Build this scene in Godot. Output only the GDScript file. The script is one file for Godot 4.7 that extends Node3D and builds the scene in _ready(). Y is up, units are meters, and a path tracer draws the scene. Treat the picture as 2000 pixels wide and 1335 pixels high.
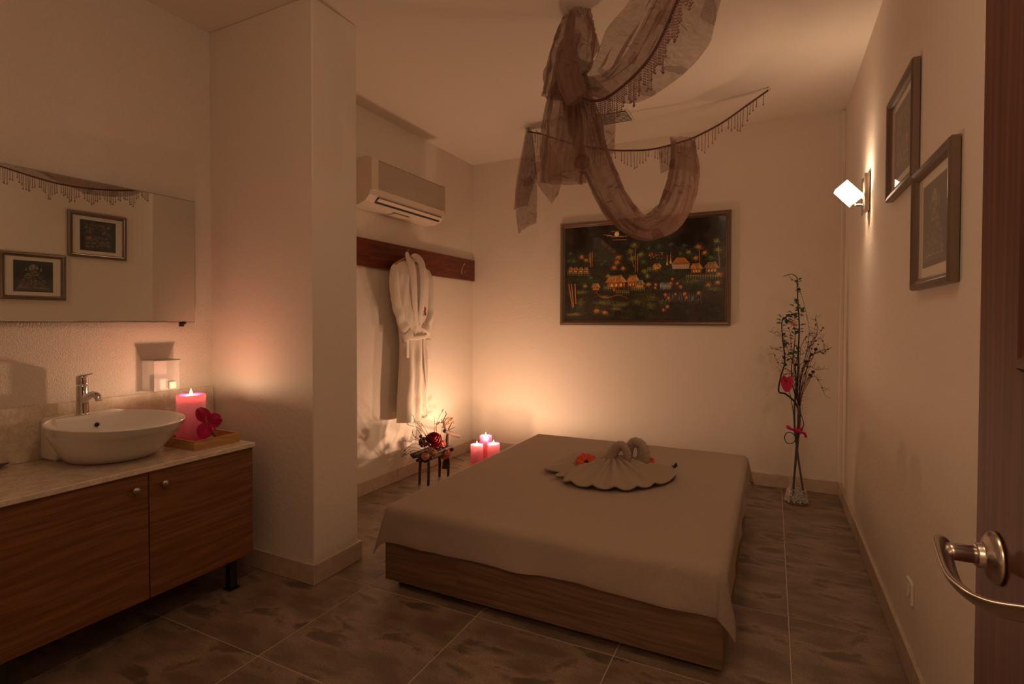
extends Node3D
# A candle-lit massage room: bed with towel swans, vanity with basin, robe on a rail, sheer scarves on the ceiling.

# ---------------------------------------------------------------- measures (metres)
const CAM := Vector3(0, 1.2667, 0)
const FOCAL := 1030.4          # in pixels of the 2000 x 1335 frame
const SHIFT := 21.28
const XL := -2.67              # alcove wall
const XV := -2.72              # vanity wall
const XR := 0.457              # wall with the sconce
const ZB := -4.516             # wall with the painting
const ZF := 0.10               # wall with the doorway
const CE := 2.807              # ceiling
const PX := -1.968             # pillar
const PZ := -1.837
const PZ2 := -2.136

var M := {}                    # materials
var cam_basis: Basis

# ---------------------------------------------------------------- mesh builder
class MB:
	var v := PackedVector3Array()
	var uv := PackedVector2Array()
	var idx := PackedInt32Array()

	func tri(a: int, b: int, c: int) -> void:
		idx.append(a); idx.append(b); idx.append(c)

	func vert(p: Vector3, t := Vector2.ZERO) -> int:
		v.append(p); uv.append(t)
		return v.size() - 1

	func orient(from: int) -> void:      # turn a closed piece the right way out
		var vol := 0.0
		var o: Vector3 = v[idx[from]]
		for k in range(from, idx.size(), 3):
			vol += (v[idx[k]] - o).dot((v[idx[k + 1]] - o).cross(v[idx[k + 2]] - o))
		if vol < 0.0:
			for k in range(from, idx.size(), 3):
				var t := idx[k + 1]
				idx[k + 1] = idx[k + 2]
				idx[k + 2] = t

	func quad(a: Vector3, b: Vector3, c: Vector3, d: Vector3, ua := Vector2(0, 0), ub := Vector2(1, 0), uc := Vector2(1, 1), ud := Vector2(0, 1)) -> void:
		var i := vert(a, ua)
		vert(b, ub); vert(c, uc); vert(d, ud)
		tri(i, i + 1, i + 2); tri(i, i + 2, i + 3)

	func face(pts: Array) -> void:
		var i := v.size()
		for p: Vector3 in pts:
			vert(p, Vector2(p.x + p.z, p.y))
		for k in range(1, pts.size() - 1):
			tri(i, i + k, i + k + 1)

	func grid(nu: int, nv: int, f: Callable, loop_u := false, loop_v := false) -> void:   # f(u, v) -> Vector3, u and v in 0..1
		var base := v.size()
		for j in nv + 1:
			for i in nu + 1:
				var u := float(i) / nu
				var w := float(j) / nv
				vert(f.call(0.0 if loop_u and i == nu else u, 0.0 if loop_v and j == nv else w), Vector2(u, w))
		for j in nv:
			for i in nu:
				var a := base + j * (nu + 1) + i
				var b := base + j * (nu + 1) + ((i + 1) if not (loop_u and i == nu - 1) else 0)
				var c := b + nu + 1
				var d := a + nu + 1
				if loop_v and j == nv - 1:
					c = base + ((i + 1) if not (loop_u and i == nu - 1) else 0)
					d = base + i
				tri(a, b, c); tri(a, c, d)

	func tube(pts: Array, radii: Array, seg := 8, flat := 1.0, flat_dir := Vector3.UP) -> void:    # closed round bar through points
		var n := pts.size()
		var base := v.size()
		var from := idx.size()
		var side := Vector3.ZERO
		for k in n:
			var t: Vector3 = (pts[mini(k + 1, n - 1)] - pts[maxi(k - 1, 0)]).normalized()
			if flat != 1.0:
				side = t.cross(flat_dir).normalized()
			elif side == Vector3.ZERO:
				side = t.cross(Vector3.UP if absf(t.y) < 0.9 else Vector3.RIGHT).normalized()
			else:
				side = (side - t * side.dot(t)).normalized()
			var up := side.cross(t)
			var r: float = radii[mini(k, radii.size() - 1)]
			for s in seg:
				var a := TAU * s / seg
				vert(pts[k] + side * cos(a) * r + up * sin(a) * r * flat, Vector2(float(s) / seg, float(k) / maxf(1, n - 1)))
		for k in n - 1:
			for s in seg:
				var a := base + k * seg + s
				var b := base + k * seg + (s + 1) % seg
				tri(a, b, b + seg); tri(a, b + seg, a + seg)
		for e in [0, n - 1]:
			var c := vert(pts[e], Vector2(0.5, 0))
			for s in seg:
				var a: int = base + e * seg + s
				var b: int = base + e * seg + (s + 1) % seg
				if e == 0:
					tri(c, b, a)
				else:
					tri(c, a, b)
		orient(from)

	func lathe(profile: Array, seg: int, at: Vector3, closed := true) -> void:    # profile: Vector2(radius, height), bottom to top
		var base := v.size()
		var from := idx.size()
		var n := profile.size()
		for k in n:
			for s in seg:
				var a := TAU * s / seg
				vert(at + Vector3(profile[k].x * cos(a), profile[k].y, profile[k].x * sin(a)), Vector2(float(s) / seg, float(k) / (n - 1)))
		for k in n - 1:
			for s in seg:
				var a := base + k * seg + s
				var b := base + k * seg + (s + 1) % seg
				tri(a, b + seg, b); tri(a, a + seg, b + seg)
		if closed:
			for e in [0, n - 1]:
				if profile[e].x > 0.0001:
					var c := vert(at + Vector3(0, profile[e].y, 0))
					for s in seg:
						var a: int = base + e * seg + s
						var b: int = base + e * seg + (s + 1) % seg
						if e == 0:
							tri(c, a, b)
						else:
							tri(c, b, a)
			orient(from)

	func box(lo: Vector3, hi: Vector3, bev := 0.0) -> void:       # box with chamfered edges, uv in metres along its faces
		var from := idx.size()
		var b := minf(bev, minf(hi.x - lo.x, minf(hi.y - lo.y, hi.z - lo.z)) * 0.45)
		for ax in 3:
			var u := (ax + 1) % 3
			var w := (ax + 2) % 3
			for s in 2:
				var p := []
				for q in [[0, 0], [1, 0], [1, 1], [0, 1]]:
					var c := Vector3.ZERO
					c[ax] = hi[ax] if s else lo[ax]
					c[u] = hi[u] - b if q[0] else lo[u] + b
					c[w] = hi[w] - b if q[1] else lo[w] + b
					p.append(c)
				var t := []
				for c: Vector3 in p:
					t.append(Vector2(c.z, -c.y) if ax == 0 else (Vector2(c.x, c.z) if ax == 1 else Vector2(c.x, -c.y)))
				if s:
					quad(p[0], p[1], p[2], p[3], t[0], t[1], t[2], t[3])
				else:
					quad(p[3], p[2], p[1], p[0], t[3], t[2], t[1], t[0])
		if b > 0.0:
			var mid := (lo + hi) / 2
			var start := idx.size()
			for ax in 3:
				var u := (ax + 1) % 3
				var w := (ax + 2) % 3
				for su in 2:
					for sw in 2:
						var p := []
						for e in 2:
							for k in 2:
								var c := Vector3.ZERO
								c[ax] = (hi[ax] - b) if e else (lo[ax] + b)
								c[u] = (hi[u] if su else lo[u]) - (b if k else 0.0) * (1 if su else -1)
								c[w] = (hi[w] if sw else lo[w]) - (0.0 if k else b) * (1 if sw else -1)
								p.append(c)
						quad(p[0], p[1], p[3], p[2])
			for sx in 2:
				for sy in 2:
					for sz in 2:
						var c := Vector3(hi.x if sx else lo.x, hi.y if sy else lo.y, hi.z if sz else lo.z)
						var d := Vector3(b if not sx else -b, b if not sy else -b, b if not sz else -b)
						face([c + Vector3(0, d.y, d.z), c + Vector3(d.x, 0, d.z), c + Vector3(d.x, d.y, 0)])
			for k in range(start, idx.size(), 3):
				var n := (v[idx[k + 1]] - v[idx[k]]).cross(v[idx[k + 2]] - v[idx[k]])
				if n.dot(v[idx[k]] + v[idx[k + 1]] + v[idx[k + 2]] - mid * 3.0) < 0.0:
					var t := idx[k + 1]
					idx[k + 1] = idx[k + 2]
					idx[k + 2] = t

	func prism(poly: PackedVector2Array, origin: Vector3, ex: Vector3, ey: Vector3, depth: Vector3) -> void:    # flat outline pushed out
		var from := idx.size()
		var t := Geometry2D.triangulate_polygon(poly)
		for side in 2:
			var base := v.size()
			for p in poly:
				vert(origin + ex * p.x + ey * p.y + (depth if side else Vector3.ZERO), Vector2(p.x, p.y))
			for k in range(0, t.size(), 3):
				var turn := (poly[t[k + 1]] - poly[t[k]]).cross(poly[t[k + 2]] - poly[t[k]])
				var same := (turn < 0.0) == Geometry2D.is_polygon_clockwise(poly)
				if (side == 1) == same:
					tri(base + t[k], base + t[k + 1], base + t[k + 2])
				else:
					tri(base + t[k], base + t[k + 2], base + t[k + 1])
		for k in poly.size():
			var a := poly[k]
			var b := poly[(k + 1) % poly.size()]
			var pa := origin + ex * a.x + ey * a.y
			var pb := origin + ex * b.x + ey * b.y
			quad(pa, pb, pb + depth, pa + depth)
		orient(from)

	func ring(corners: Array, profile: Array, normal: Vector3) -> void:      # frame moulding: four corners, profile of Vector2(inwards, out of the wall)
		var from := idx.size()
		var mid: Vector3 = (corners[0] + corners[1] + corners[2] + corners[3]) / 4.0
		var ex: Vector3 = (corners[1] - corners[0]).normalized()
		var ey: Vector3 = (corners[3] - corners[0]).normalized()
		for k in 4:
			for j in profile.size():
				var pts := []
				for e in [[k, j], [(k + 1) % 4, j], [(k + 1) % 4, (j + 1) % profile.size()], [k, (j + 1) % profile.size()]]:
					var c: Vector3 = corners[e[0]]
					var q: Vector2 = profile[e[1]]
					var d := mid - c
					pts.append(c + ex * signf(d.dot(ex)) * q.x + ey * signf(d.dot(ey)) * q.x + normal * q.y)
				quad(pts[0], pts[1], pts[2], pts[3], Vector2(0, 0), Vector2((pts[1] - pts[0]).length(), 0), Vector2((pts[1] - pts[0]).length(), 0.03), Vector2(0, 0.03))
		orient(from)

	func move(t: Transform3D, from := 0) -> void:
		for k in range(from, v.size()):
			v[k] = t * v[k]

	func add(o: MB, t := Transform3D()) -> void:
		var base := v.size()
		for p in o.v:
			v.append(t * p)
		uv.append_array(o.uv)
		for i in o.idx:
			idx.append(base + i)

	func mesh(origin: Vector3) -> ArrayMesh:
		var nrm := PackedVector3Array()
		nrm.resize(v.size())
		var out := PackedInt32Array()
		out.resize(idx.size())
		for k in range(0, idx.size(), 3):
			var a := idx[k]
			var b := idx[k + 1]
			var c := idx[k + 2]
			var n := (v[b] - v[a]).cross(v[c] - v[a])
			nrm[a] += n; nrm[b] += n; nrm[c] += n
			out[k] = a; out[k + 1] = c; out[k + 2] = b      # Godot's front faces run clockwise
		var pos := PackedVector3Array()
		pos.resize(v.size())
		for k in v.size():
			nrm[k] = nrm[k].normalized() if nrm[k].length_squared() > 1e-20 else Vector3.UP
			pos[k] = v[k] - origin
		var arrays := []
		arrays.resize(Mesh.ARRAY_MAX)
		arrays[Mesh.ARRAY_VERTEX] = pos
		arrays[Mesh.ARRAY_NORMAL] = nrm
		arrays[Mesh.ARRAY_TEX_UV] = uv
		arrays[Mesh.ARRAY_INDEX] = out
		var m := ArrayMesh.new()
		m.add_surface_from_arrays(Mesh.PRIMITIVE_TRIANGLES, arrays)
		return m

# ---------------------------------------------------------------- objects
var taken := {}

func numbered(called: String) -> String:
	var n: int = taken.get(called, 0)
	taken[called] = n + 1
	return called if n == 0 else "%s_%03d" % [called, n]

func origin_of(n: Node) -> Vector3:
	var o := Vector3.ZERO
	while n != self and n is Node3D:
		o += n.position
		n = n.get_parent()
	return o

func tag(o: Node, label := "", category := "", group := "", kind := "") -> Node:
	if label: o.set_meta("label", label)
	if category: o.set_meta("category", category)
	if group: o.set_meta("group", group)
	if kind: o.set_meta("kind", kind)
	return o

func thing(called: String, label: String, category: String, at: Vector3, group := "") -> Node3D:
	var o := Node3D.new()
	o.name = numbered(called)
	add_child(o)
	o.position = at
	tag(o, label, category, group)
	return o

func obj(called: String, mb: MB, m: Material, parent: Node = null, at := Vector3.ZERO) -> MeshInstance3D:
	var o := MeshInstance3D.new()
	if parent == null:
		o.name = numbered(called)
		add_child(o)
		o.position = at
		o.mesh = mb.mesh(at)
	else:
		o.name = called
		parent.add_child(o, true)
		o.mesh = mb.mesh(origin_of(parent))
	o.material_override = m
	return o

func struct(called: String, mb: MB, m: Material, parent: Node = null) -> MeshInstance3D:
	var o := obj(called, mb, m, parent)
	if parent == null:
		o.set_meta("kind", "structure")
	return o

func boxmb(lo: Vector3, hi: Vector3, bev := 0.0) -> MB:
	var b := MB.new()
	b.box(Vector3(minf(lo.x, hi.x), minf(lo.y, hi.y), minf(lo.z, hi.z)), Vector3(maxf(lo.x, hi.x), maxf(lo.y, hi.y), maxf(lo.z, hi.z)), bev)
	return b

func tubemb(pts: Array, radii: Array, seg := 8, flat := 1.0, flat_dir := Vector3.UP) -> MB:
	var b := MB.new()
	b.tube(pts, radii, seg, flat, flat_dir)
	return b

func smooth(pts: Array, per := 6) -> Array:       # Catmull-Rom through points
	var out := []
	for k in pts.size() - 1:
		var a = pts[maxi(k - 1, 0)]
		var b = pts[k]
		var c = pts[k + 1]
		var d = pts[mini(k + 2, pts.size() - 1)]
		for i in per:
			var t := float(i) / per
			out.append(0.5 * ((2.0 * b) + (c - a) * t + (2.0 * a - 5.0 * b + 4.0 * c - d) * t * t + (3.0 * b - a - 3.0 * c + d) * t * t * t))
	out.append(pts[-1])
	return out

func at_t(pts: Array, t: float):                  # point of a polyline, t in 0..1 by index
	var f := clampf(t, 0, 1) * (pts.size() - 1)
	var k := mini(int(f), pts.size() - 2)
	return pts[k] + (pts[k + 1] - pts[k]) * (f - k)

# ---------------------------------------------------------------- a pixel's direction, met with a plane the thing touches
func ray(x: float, y: float) -> Vector3:
	return cam_basis * Vector3((x - 1000.0) / FOCAL, -(y - 667.5 + SHIFT) / FOCAL, -1.0)

func px(x: float, y: float, plane: float) -> Vector3:
	var d := ray(x, y)
	return CAM + d * ((plane - CAM.x) / d.x)

func py(x: float, y: float, plane: float) -> Vector3:
	var d := ray(x, y)
	return CAM + d * ((plane - CAM.y) / d.y)

func pz(x: float, y: float, plane: float) -> Vector3:
	var d := ray(x, y)
	return CAM + d * ((plane - CAM.z) / d.z)

func pd(x: float, y: float, depth: float) -> Vector3:
	return CAM + ray(x, y) * depth

# ---------------------------------------------------------------- materials
func mat(c: Color, rough := 0.6, metal := 0.0) -> StandardMaterial3D:
	var m := StandardMaterial3D.new()
	m.albedo_color = c
	m.roughness = rough
	m.metallic = metal
	return m

func rgb(r: int, g: int, b: int) -> Color:
	return Color(r / 255.0, g / 255.0, b / 255.0)

func noise(seed_: int, freq: float, oct := 4) -> FastNoiseLite:
	var n := FastNoiseLite.new()
	n.seed = seed_
	n.noise_type = FastNoiseLite.TYPE_SIMPLEX_SMOOTH
	n.frequency = freq
	n.fractal_octaves = oct
	return n

func noise_tex(size: int, seed_: int, freq: float, oct := 4) -> ImageTexture:
	return ImageTexture.create_from_image(noise(seed_, freq, oct).get_seamless_image(size, size))

func bump(m: StandardMaterial3D, t: Texture2D, cm: float) -> void:
	m.heightmap_enabled = true
	m.heightmap_texture = t
	m.heightmap_scale = cm

func tripl(m: StandardMaterial3D, scale: Vector3) -> void:
	m.uv1_triplanar = true
	m.uv1_world_triplanar = true
	m.uv1_scale = scale

func mixed(a: Color, b: Color, t: float) -> Color:
	return a.lerp(b, clampf(t, 0, 1))

func wood_image(w: int, h: int, dark: Color, light: Color, seed_: int, along: float, across: float) -> Image:   # grain runs along u
	var im := Image.create(w, h, false, Image.FORMAT_RGB8)
	var n1 := noise(seed_, 1.0, 3)
	var n2 := noise(seed_ + 1, 1.0, 2)
	for y in h:
		for x in w:
			var u := float(x) / w
			var v := float(y) / h
			var bend := n2.get_noise_2d(u * along * 0.4, v * 3.0) * 0.035
			var g := n1.get_noise_2d(u * along, (v + bend) * across)
			var fine := n2.get_noise_2d(u * along * 3.0 + 40.0, v * across * 5.0)
			im.set_pixel(x, y, mixed(dark, light, 0.5 + g * 0.75 + fine * 0.28))
	return im

func stone_image(size: int, a: Color, b: Color, c: Color, seed_: int) -> Image:        # streaky stone-look tile, streaks along u
	var im := Image.create(size, size, false, Image.FORMAT_RGB8)
	var n1 := noise(seed_, 1.0, 5)
	var n2 := noise(seed_ + 3, 1.0, 4)
	var n3 := noise(seed_ + 7, 1.0, 3)
	for y in size:
		for x in size:
			var u := float(x) / size
			var v := float(y) / size
			var cloud := n1.get_noise_2d(u * 2.6, v * 4.6)
			var streak := n2.get_noise_2d(u * 4.0 + cloud * 0.8, v * 9.0)
			var grain := n3.get_noise_2d(u * 90.0, v * 120.0)
			var k := mixed(a, b, 0.5 + cloud * 1.1 + streak * 0.45)
			k = mixed(k, c, smoothstep(0.10, 0.55, streak * 0.7 + cloud * 0.7) * 0.7)
			im.set_pixel(x, y, k * (1.0 + grain * 0.16))
	return im

func speckle_image(size: int, a: Color, b: Color, seed_: int, f1: float, f2: float) -> Image:
	var im := Image.create(size, size, false, Image.FORMAT_RGB8)
	var n1 := noise(seed_, 1.0, 4)
	var n2 := noise(seed_ + 1, 1.0, 2)
	for y in size:
		for x in size:
			var u := float(x) / size
			var v := float(y) / size
			im.set_pixel(x, y, mixed(a, b, 0.5 + n1.get_noise_2d(u * f1, v * f1) * 0.8 + n2.get_noise_2d(u * f2, v * f2) * 0.5))
	return im

func weave_image(size: int, cells: int) -> Image:      # looped terry or waffle cloth as relief
	var im := Image.create(size, size, false, Image.FORMAT_RGB8)
	var n := noise(5, 1.0, 3)
	for y in size:
		for x in size:
			var u := float(x) / size * cells
			var v := float(y) / size * cells
			var h := 0.5 + 0.25 * sin(TAU * u) * sin(TAU * v) + 0.25 * n.get_noise_2d(u * 2.2, v * 2.2)
			im.set_pixel(x, y, Color(h, h, h))
	return im

func tex(im: Image) -> ImageTexture:
	return ImageTexture.create_from_image(im)

# ================================================================ build
func _ready() -> void:
	# ---------------- camera
	cam_basis = Basis.from_euler(Vector3(-0.0181, 0.4592, 0.0021))
	var cam := Camera3D.new()
	cam.name = "camera"
	add_child(cam)
	cam.transform = Transform3D(cam_basis, CAM)
	cam.near = 0.05
	cam.far = 60.0
	cam.projection = Camera3D.PROJECTION_FRUSTUM
	cam.size = 2.0 * 0.05 * 667.5 / FOCAL
	cam.frustum_offset = Vector2(0, -SHIFT / FOCAL * 0.05)
	cam.current = true

	# ---------------- air and exposure; the light comes from the sconce, the candles and the corridor lamp
	var env := Environment.new()
	env.background_mode = Environment.BG_COLOR
	env.background_color = Color.BLACK
	env.tonemap_mode = Environment.TONE_MAPPER_LINEAR
	env.tonemap_exposure = 1.0
	env.sdfgi_enabled = true
	env.ssao_enabled = true
	env.ssil_enabled = true
	var we := WorldEnvironment.new()
	we.name = "environment"
	we.environment = env
	add_child(we)

	materials()
	room()
	corridor()
	door()
	bed()
	vanity()
	pictures()
	alcove()
	scarves()
	vase()
	towel_swans()
	planter()
	small_fittings()

const SCONCE := Color(1.0, 0.845, 0.70)
const FLAME := Color(1.0, 0.81, 0.65)
const E_SCONCE := 0.21
const E_FLOOR_CANDLE := 0.27
const E_TRAY_CANDLE := 0.075
const E_HALL := 0.6
const E_CEILING := 0.32

func omni(called: String, at: Vector3, c: Color, e: float, size: float, parent: Node) -> void:
	var l := OmniLight3D.new()
	l.name = called
	parent.add_child(l, true)
	l.position = at - origin_of(parent)
	l.light_color = c
	l.light_energy = e
	l.light_size = size
	l.omni_range = 14.0
	l.omni_attenuation = 2.0
	l.shadow_enabled = true

func materials() -> void:
	var plaster := noise_tex(512, 11, 0.035, 4)
	M.wall = mat(rgb(226, 213, 199), 0.85)
	tripl(M.wall, Vector3(1.6, 1.6, 1.6))
	bump(M.wall, plaster, 0.10)
	M.rough_wall = mat(rgb(226, 213, 199), 0.85)
	tripl(M.rough_wall, Vector3(4.6, 3.2, 4.6))
	bump(M.rough_wall, noise_tex(512, 23, 0.06, 3), 0.28)
	M.ceiling = mat(rgb(230, 219, 205), 0.9)
	M.skirting = mat(rgb(204, 184, 164), 0.35)
	M.skirting.albedo_texture = tex(speckle_image(256, rgb(255, 255, 255), rgb(232, 226, 220), 31, 6.0, 40.0))
	tripl(M.skirting, Vector3(2, 2, 2))
	M.grout = mat(rgb(196, 176, 154), 0.8)
	var tile := tex(stone_image(1024, rgb(112, 94, 79), rgb(158, 135, 114), rgb(72, 61, 51), 71))
	M.tile = mat(Color.WHITE, 0.42)
	M.tile.albedo_texture = tile
	bump(M.tile, noise_tex(512, 41, 0.03, 4), 0.06)
	M.tile.uv1_scale = Vector3(1, 1, 1)
	var teak := tex(wood_image(512, 1024, rgb(104, 64, 33), rgb(140, 92, 52), 3, 2.2, 46.0))
	M.teak = mat(Color.WHITE, 0.38)
	M.teak.albedo_texture = teak
	M.teak.uv1_scale = Vector3(0.9, 0.9, 0.9)
	var oak := tex(wood_image(512, 1024, rgb(94, 70, 51), rgb(130, 101, 78), 9, 2.0, 50.0))
	M.bed_wood = mat(Color.WHITE, 0.45)
	M.bed_wood.albedo_texture = oak
	M.bed_wood.uv1_scale = Vector3(0.8, 0.8, 0.8)
	M.mahogany = mat(Color.WHITE, 0.35)
	M.mahogany.albedo_texture = tex(wood_image(512, 512, rgb(84, 34, 18), rgb(128, 58, 32), 15, 2.2, 40.0))
	M.door_wood = mat(Color.WHITE, 0.6)
	M.door_wood.albedo_texture = tex(wood_image(512, 512, rgb(70, 34, 22), rgb(104, 56, 38), 19, 2.4, 34.0))
	M.dark = mat(rgb(24, 20, 18), 0.6)
	M.black_metal = mat(rgb(28, 26, 26), 0.35, 0.6)
	M.chrome = mat(rgb(225, 222, 218), 0.07, 1.0)
	M.satin = mat(rgb(190, 180, 170), 0.28, 1.0)
	M.leg_steel = mat(rgb(86, 82, 78), 0.25, 0.9)
	M.bronze = mat(rgb(140, 124, 110), 0.34, 0.85)
	M.wall_card = mat(rgb(226, 214, 196), 0.8)
	M.bronze_dark = mat(rgb(72, 62, 55), 0.4, 0.7)
	M.mirror = mat(rgb(216, 218, 212), 0.0, 1.0)
	M.porcelain = mat(rgb(236, 230, 222), 0.12)
	M.porcelain.clearcoat_enabled = true
	M.porcelain.clearcoat = 0.6
	M.porcelain.clearcoat_roughness = 0.05
	M.counter = mat(Color.WHITE, 0.22)
	M.counter.albedo_texture = tex(speckle_image(512, rgb(204, 186, 162), rgb(228, 213, 194), 51, 9.0, 46.0))
	tripl(M.counter, Vector3(1.7, 1.7, 1.7))
	M.white_plastic = mat(rgb(228, 216, 200), 0.4)
	M.ac_plastic = mat(rgb(216, 198, 176), 0.45)
	M.acrylic = mat(Color(0.95, 0.93, 0.92, 0.16), 0.05)
	M.acrylic.transparency = BaseMaterial3D.TRANSPARENCY_ALPHA
	M.glass = mat(Color(0.95, 0.97, 0.96, 0.05), 0.03)
	M.glass.transparency = BaseMaterial3D.TRANSPARENCY_ALPHA
	var weave := tex(weave_image(256, 16))
	M.cover = mat(rgb(187, 165, 145), 0.95)
	M.cover.uv1_scale = Vector3(9, 9, 9)
	bump(M.cover, weave, 0.55)
	M.cover.rim_enabled = true
	M.cover.rim = 0.35
	M.cover.rim_tint = 0.6
	M.towel = mat(rgb(168, 146, 126), 0.95)
	tripl(M.towel, Vector3(9, 9, 9))
	bump(M.towel, weave, 0.4)
	M.towel.rim_enabled = true
	M.towel.rim = 0.3
	M.towel.rim_tint = 0.6
	M.robe = mat(rgb(232, 218, 202), 0.95)
	tripl(M.robe, Vector3(9, 9, 9))
	bump(M.robe, weave, 0.12)
	M.robe.rim_enabled = true
	M.robe.rim = 0.4
	M.mattress = mat(rgb(190, 176, 160), 0.9)
	M.wax = mat(rgb(212, 16, 86), 0.45)
	M.wax.backlight_enabled = true
	M.wax.backlight = rgb(140, 135, 138)
	M.wax.subsurf_scatter_enabled = true
	M.wax.subsurf_scatter_strength = 0.6
	M.wick = mat(rgb(30, 20, 14), 0.9)
	M.flame = mat(rgb(255, 214, 150), 1.0)
	M.flame.emission_enabled = true
	M.flame.emission = rgb(255, 214, 150)
	M.flame.emission_energy_multiplier = 9.0
	M.lamp_glass = mat(rgb(255, 236, 214), 0.2)
	M.lamp_glass.emission_enabled = true
	M.lamp_glass.emission = rgb(255, 226, 190)
	M.lamp_glass.emission_energy_multiplier = 5.0
	M.hall_glow = mat(rgb(255, 230, 200), 0.4)
	M.hall_glow.emission_enabled = true
	M.hall_glow.emission = rgb(255, 226, 190)
	M.hall_glow.emission_energy_multiplier = 0.8
	M.twig = mat(rgb(74, 48, 32), 0.85)
	M.twig_dark = mat(rgb(48, 32, 24), 0.85)
	M.bark = mat(Color.WHITE, 0.9)
	M.bark.albedo_texture = tex(wood_image(256, 256, rgb(46, 32, 22), rgb(86, 64, 46), 61, 3.0, 14.0))
	M.bark.uv1_scale = Vector3(1, 2, 1)
	M.leaf = mat(rgb(58, 84, 66), 0.6)
	M.leaf.backlight_enabled = true
	M.leaf.backlight = rgb(40, 60, 40)
	M.leaf_dark = mat(rgb(40, 58, 34), 0.55)
	M.magenta = mat(rgb(196, 26, 92), 0.4)
	M.magenta.backlight_enabled = true
	M.magenta.backlight = rgb(140, 20, 60)
	M.crimson = mat(rgb(150, 18, 34), 0.5)
	M.crimson.backlight_enabled = true
	M.crimson.backlight = rgb(110, 16, 24)
	M.coral = mat(rgb(220, 74, 40), 0.55)
	M.coral.backlight_enabled = true
	M.coral.backlight = rgb(150, 50, 30)
	M.dusty_rose = mat(rgb(196, 110, 104), 0.7)
	M.dusty_rose.backlight_enabled = true
	M.dusty_rose.backlight = rgb(120, 60, 50)
	M.straw = mat(rgb(178, 128, 88), 0.8)
	M.peach = mat(rgb(206, 140, 104), 0.6)
	M.berry = mat(rgb(84, 24, 22), 0.4)
	M.pebble = mat(rgb(206, 196, 180), 0.6)
	M.tray = mat(Color.WHITE, 0.5)
	M.tray.albedo_texture = tex(wood_image(256, 256, rgb(168, 124, 72), rgb(204, 160, 104), 67, 2.0, 26.0))
	M.tray.uv1_scale = Vector3(2, 2, 2)
	M.bead = mat(rgb(108, 60, 46), 0.15)
	M.bead.clearcoat_enabled = true
	M.cord = mat(rgb(88, 48, 36), 0.7)
	M.dark_red = mat(rgb(60, 14, 18), 0.6)
	M.glass_foot = mat(Color(0.3, 0.34, 0.32, 0.35), 0.05)
	M.glass_foot.transparency = BaseMaterial3D.TRANSPARENCY_ALPHA
	M.stone_grey = mat(rgb(66, 66, 60), 0.35)

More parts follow.
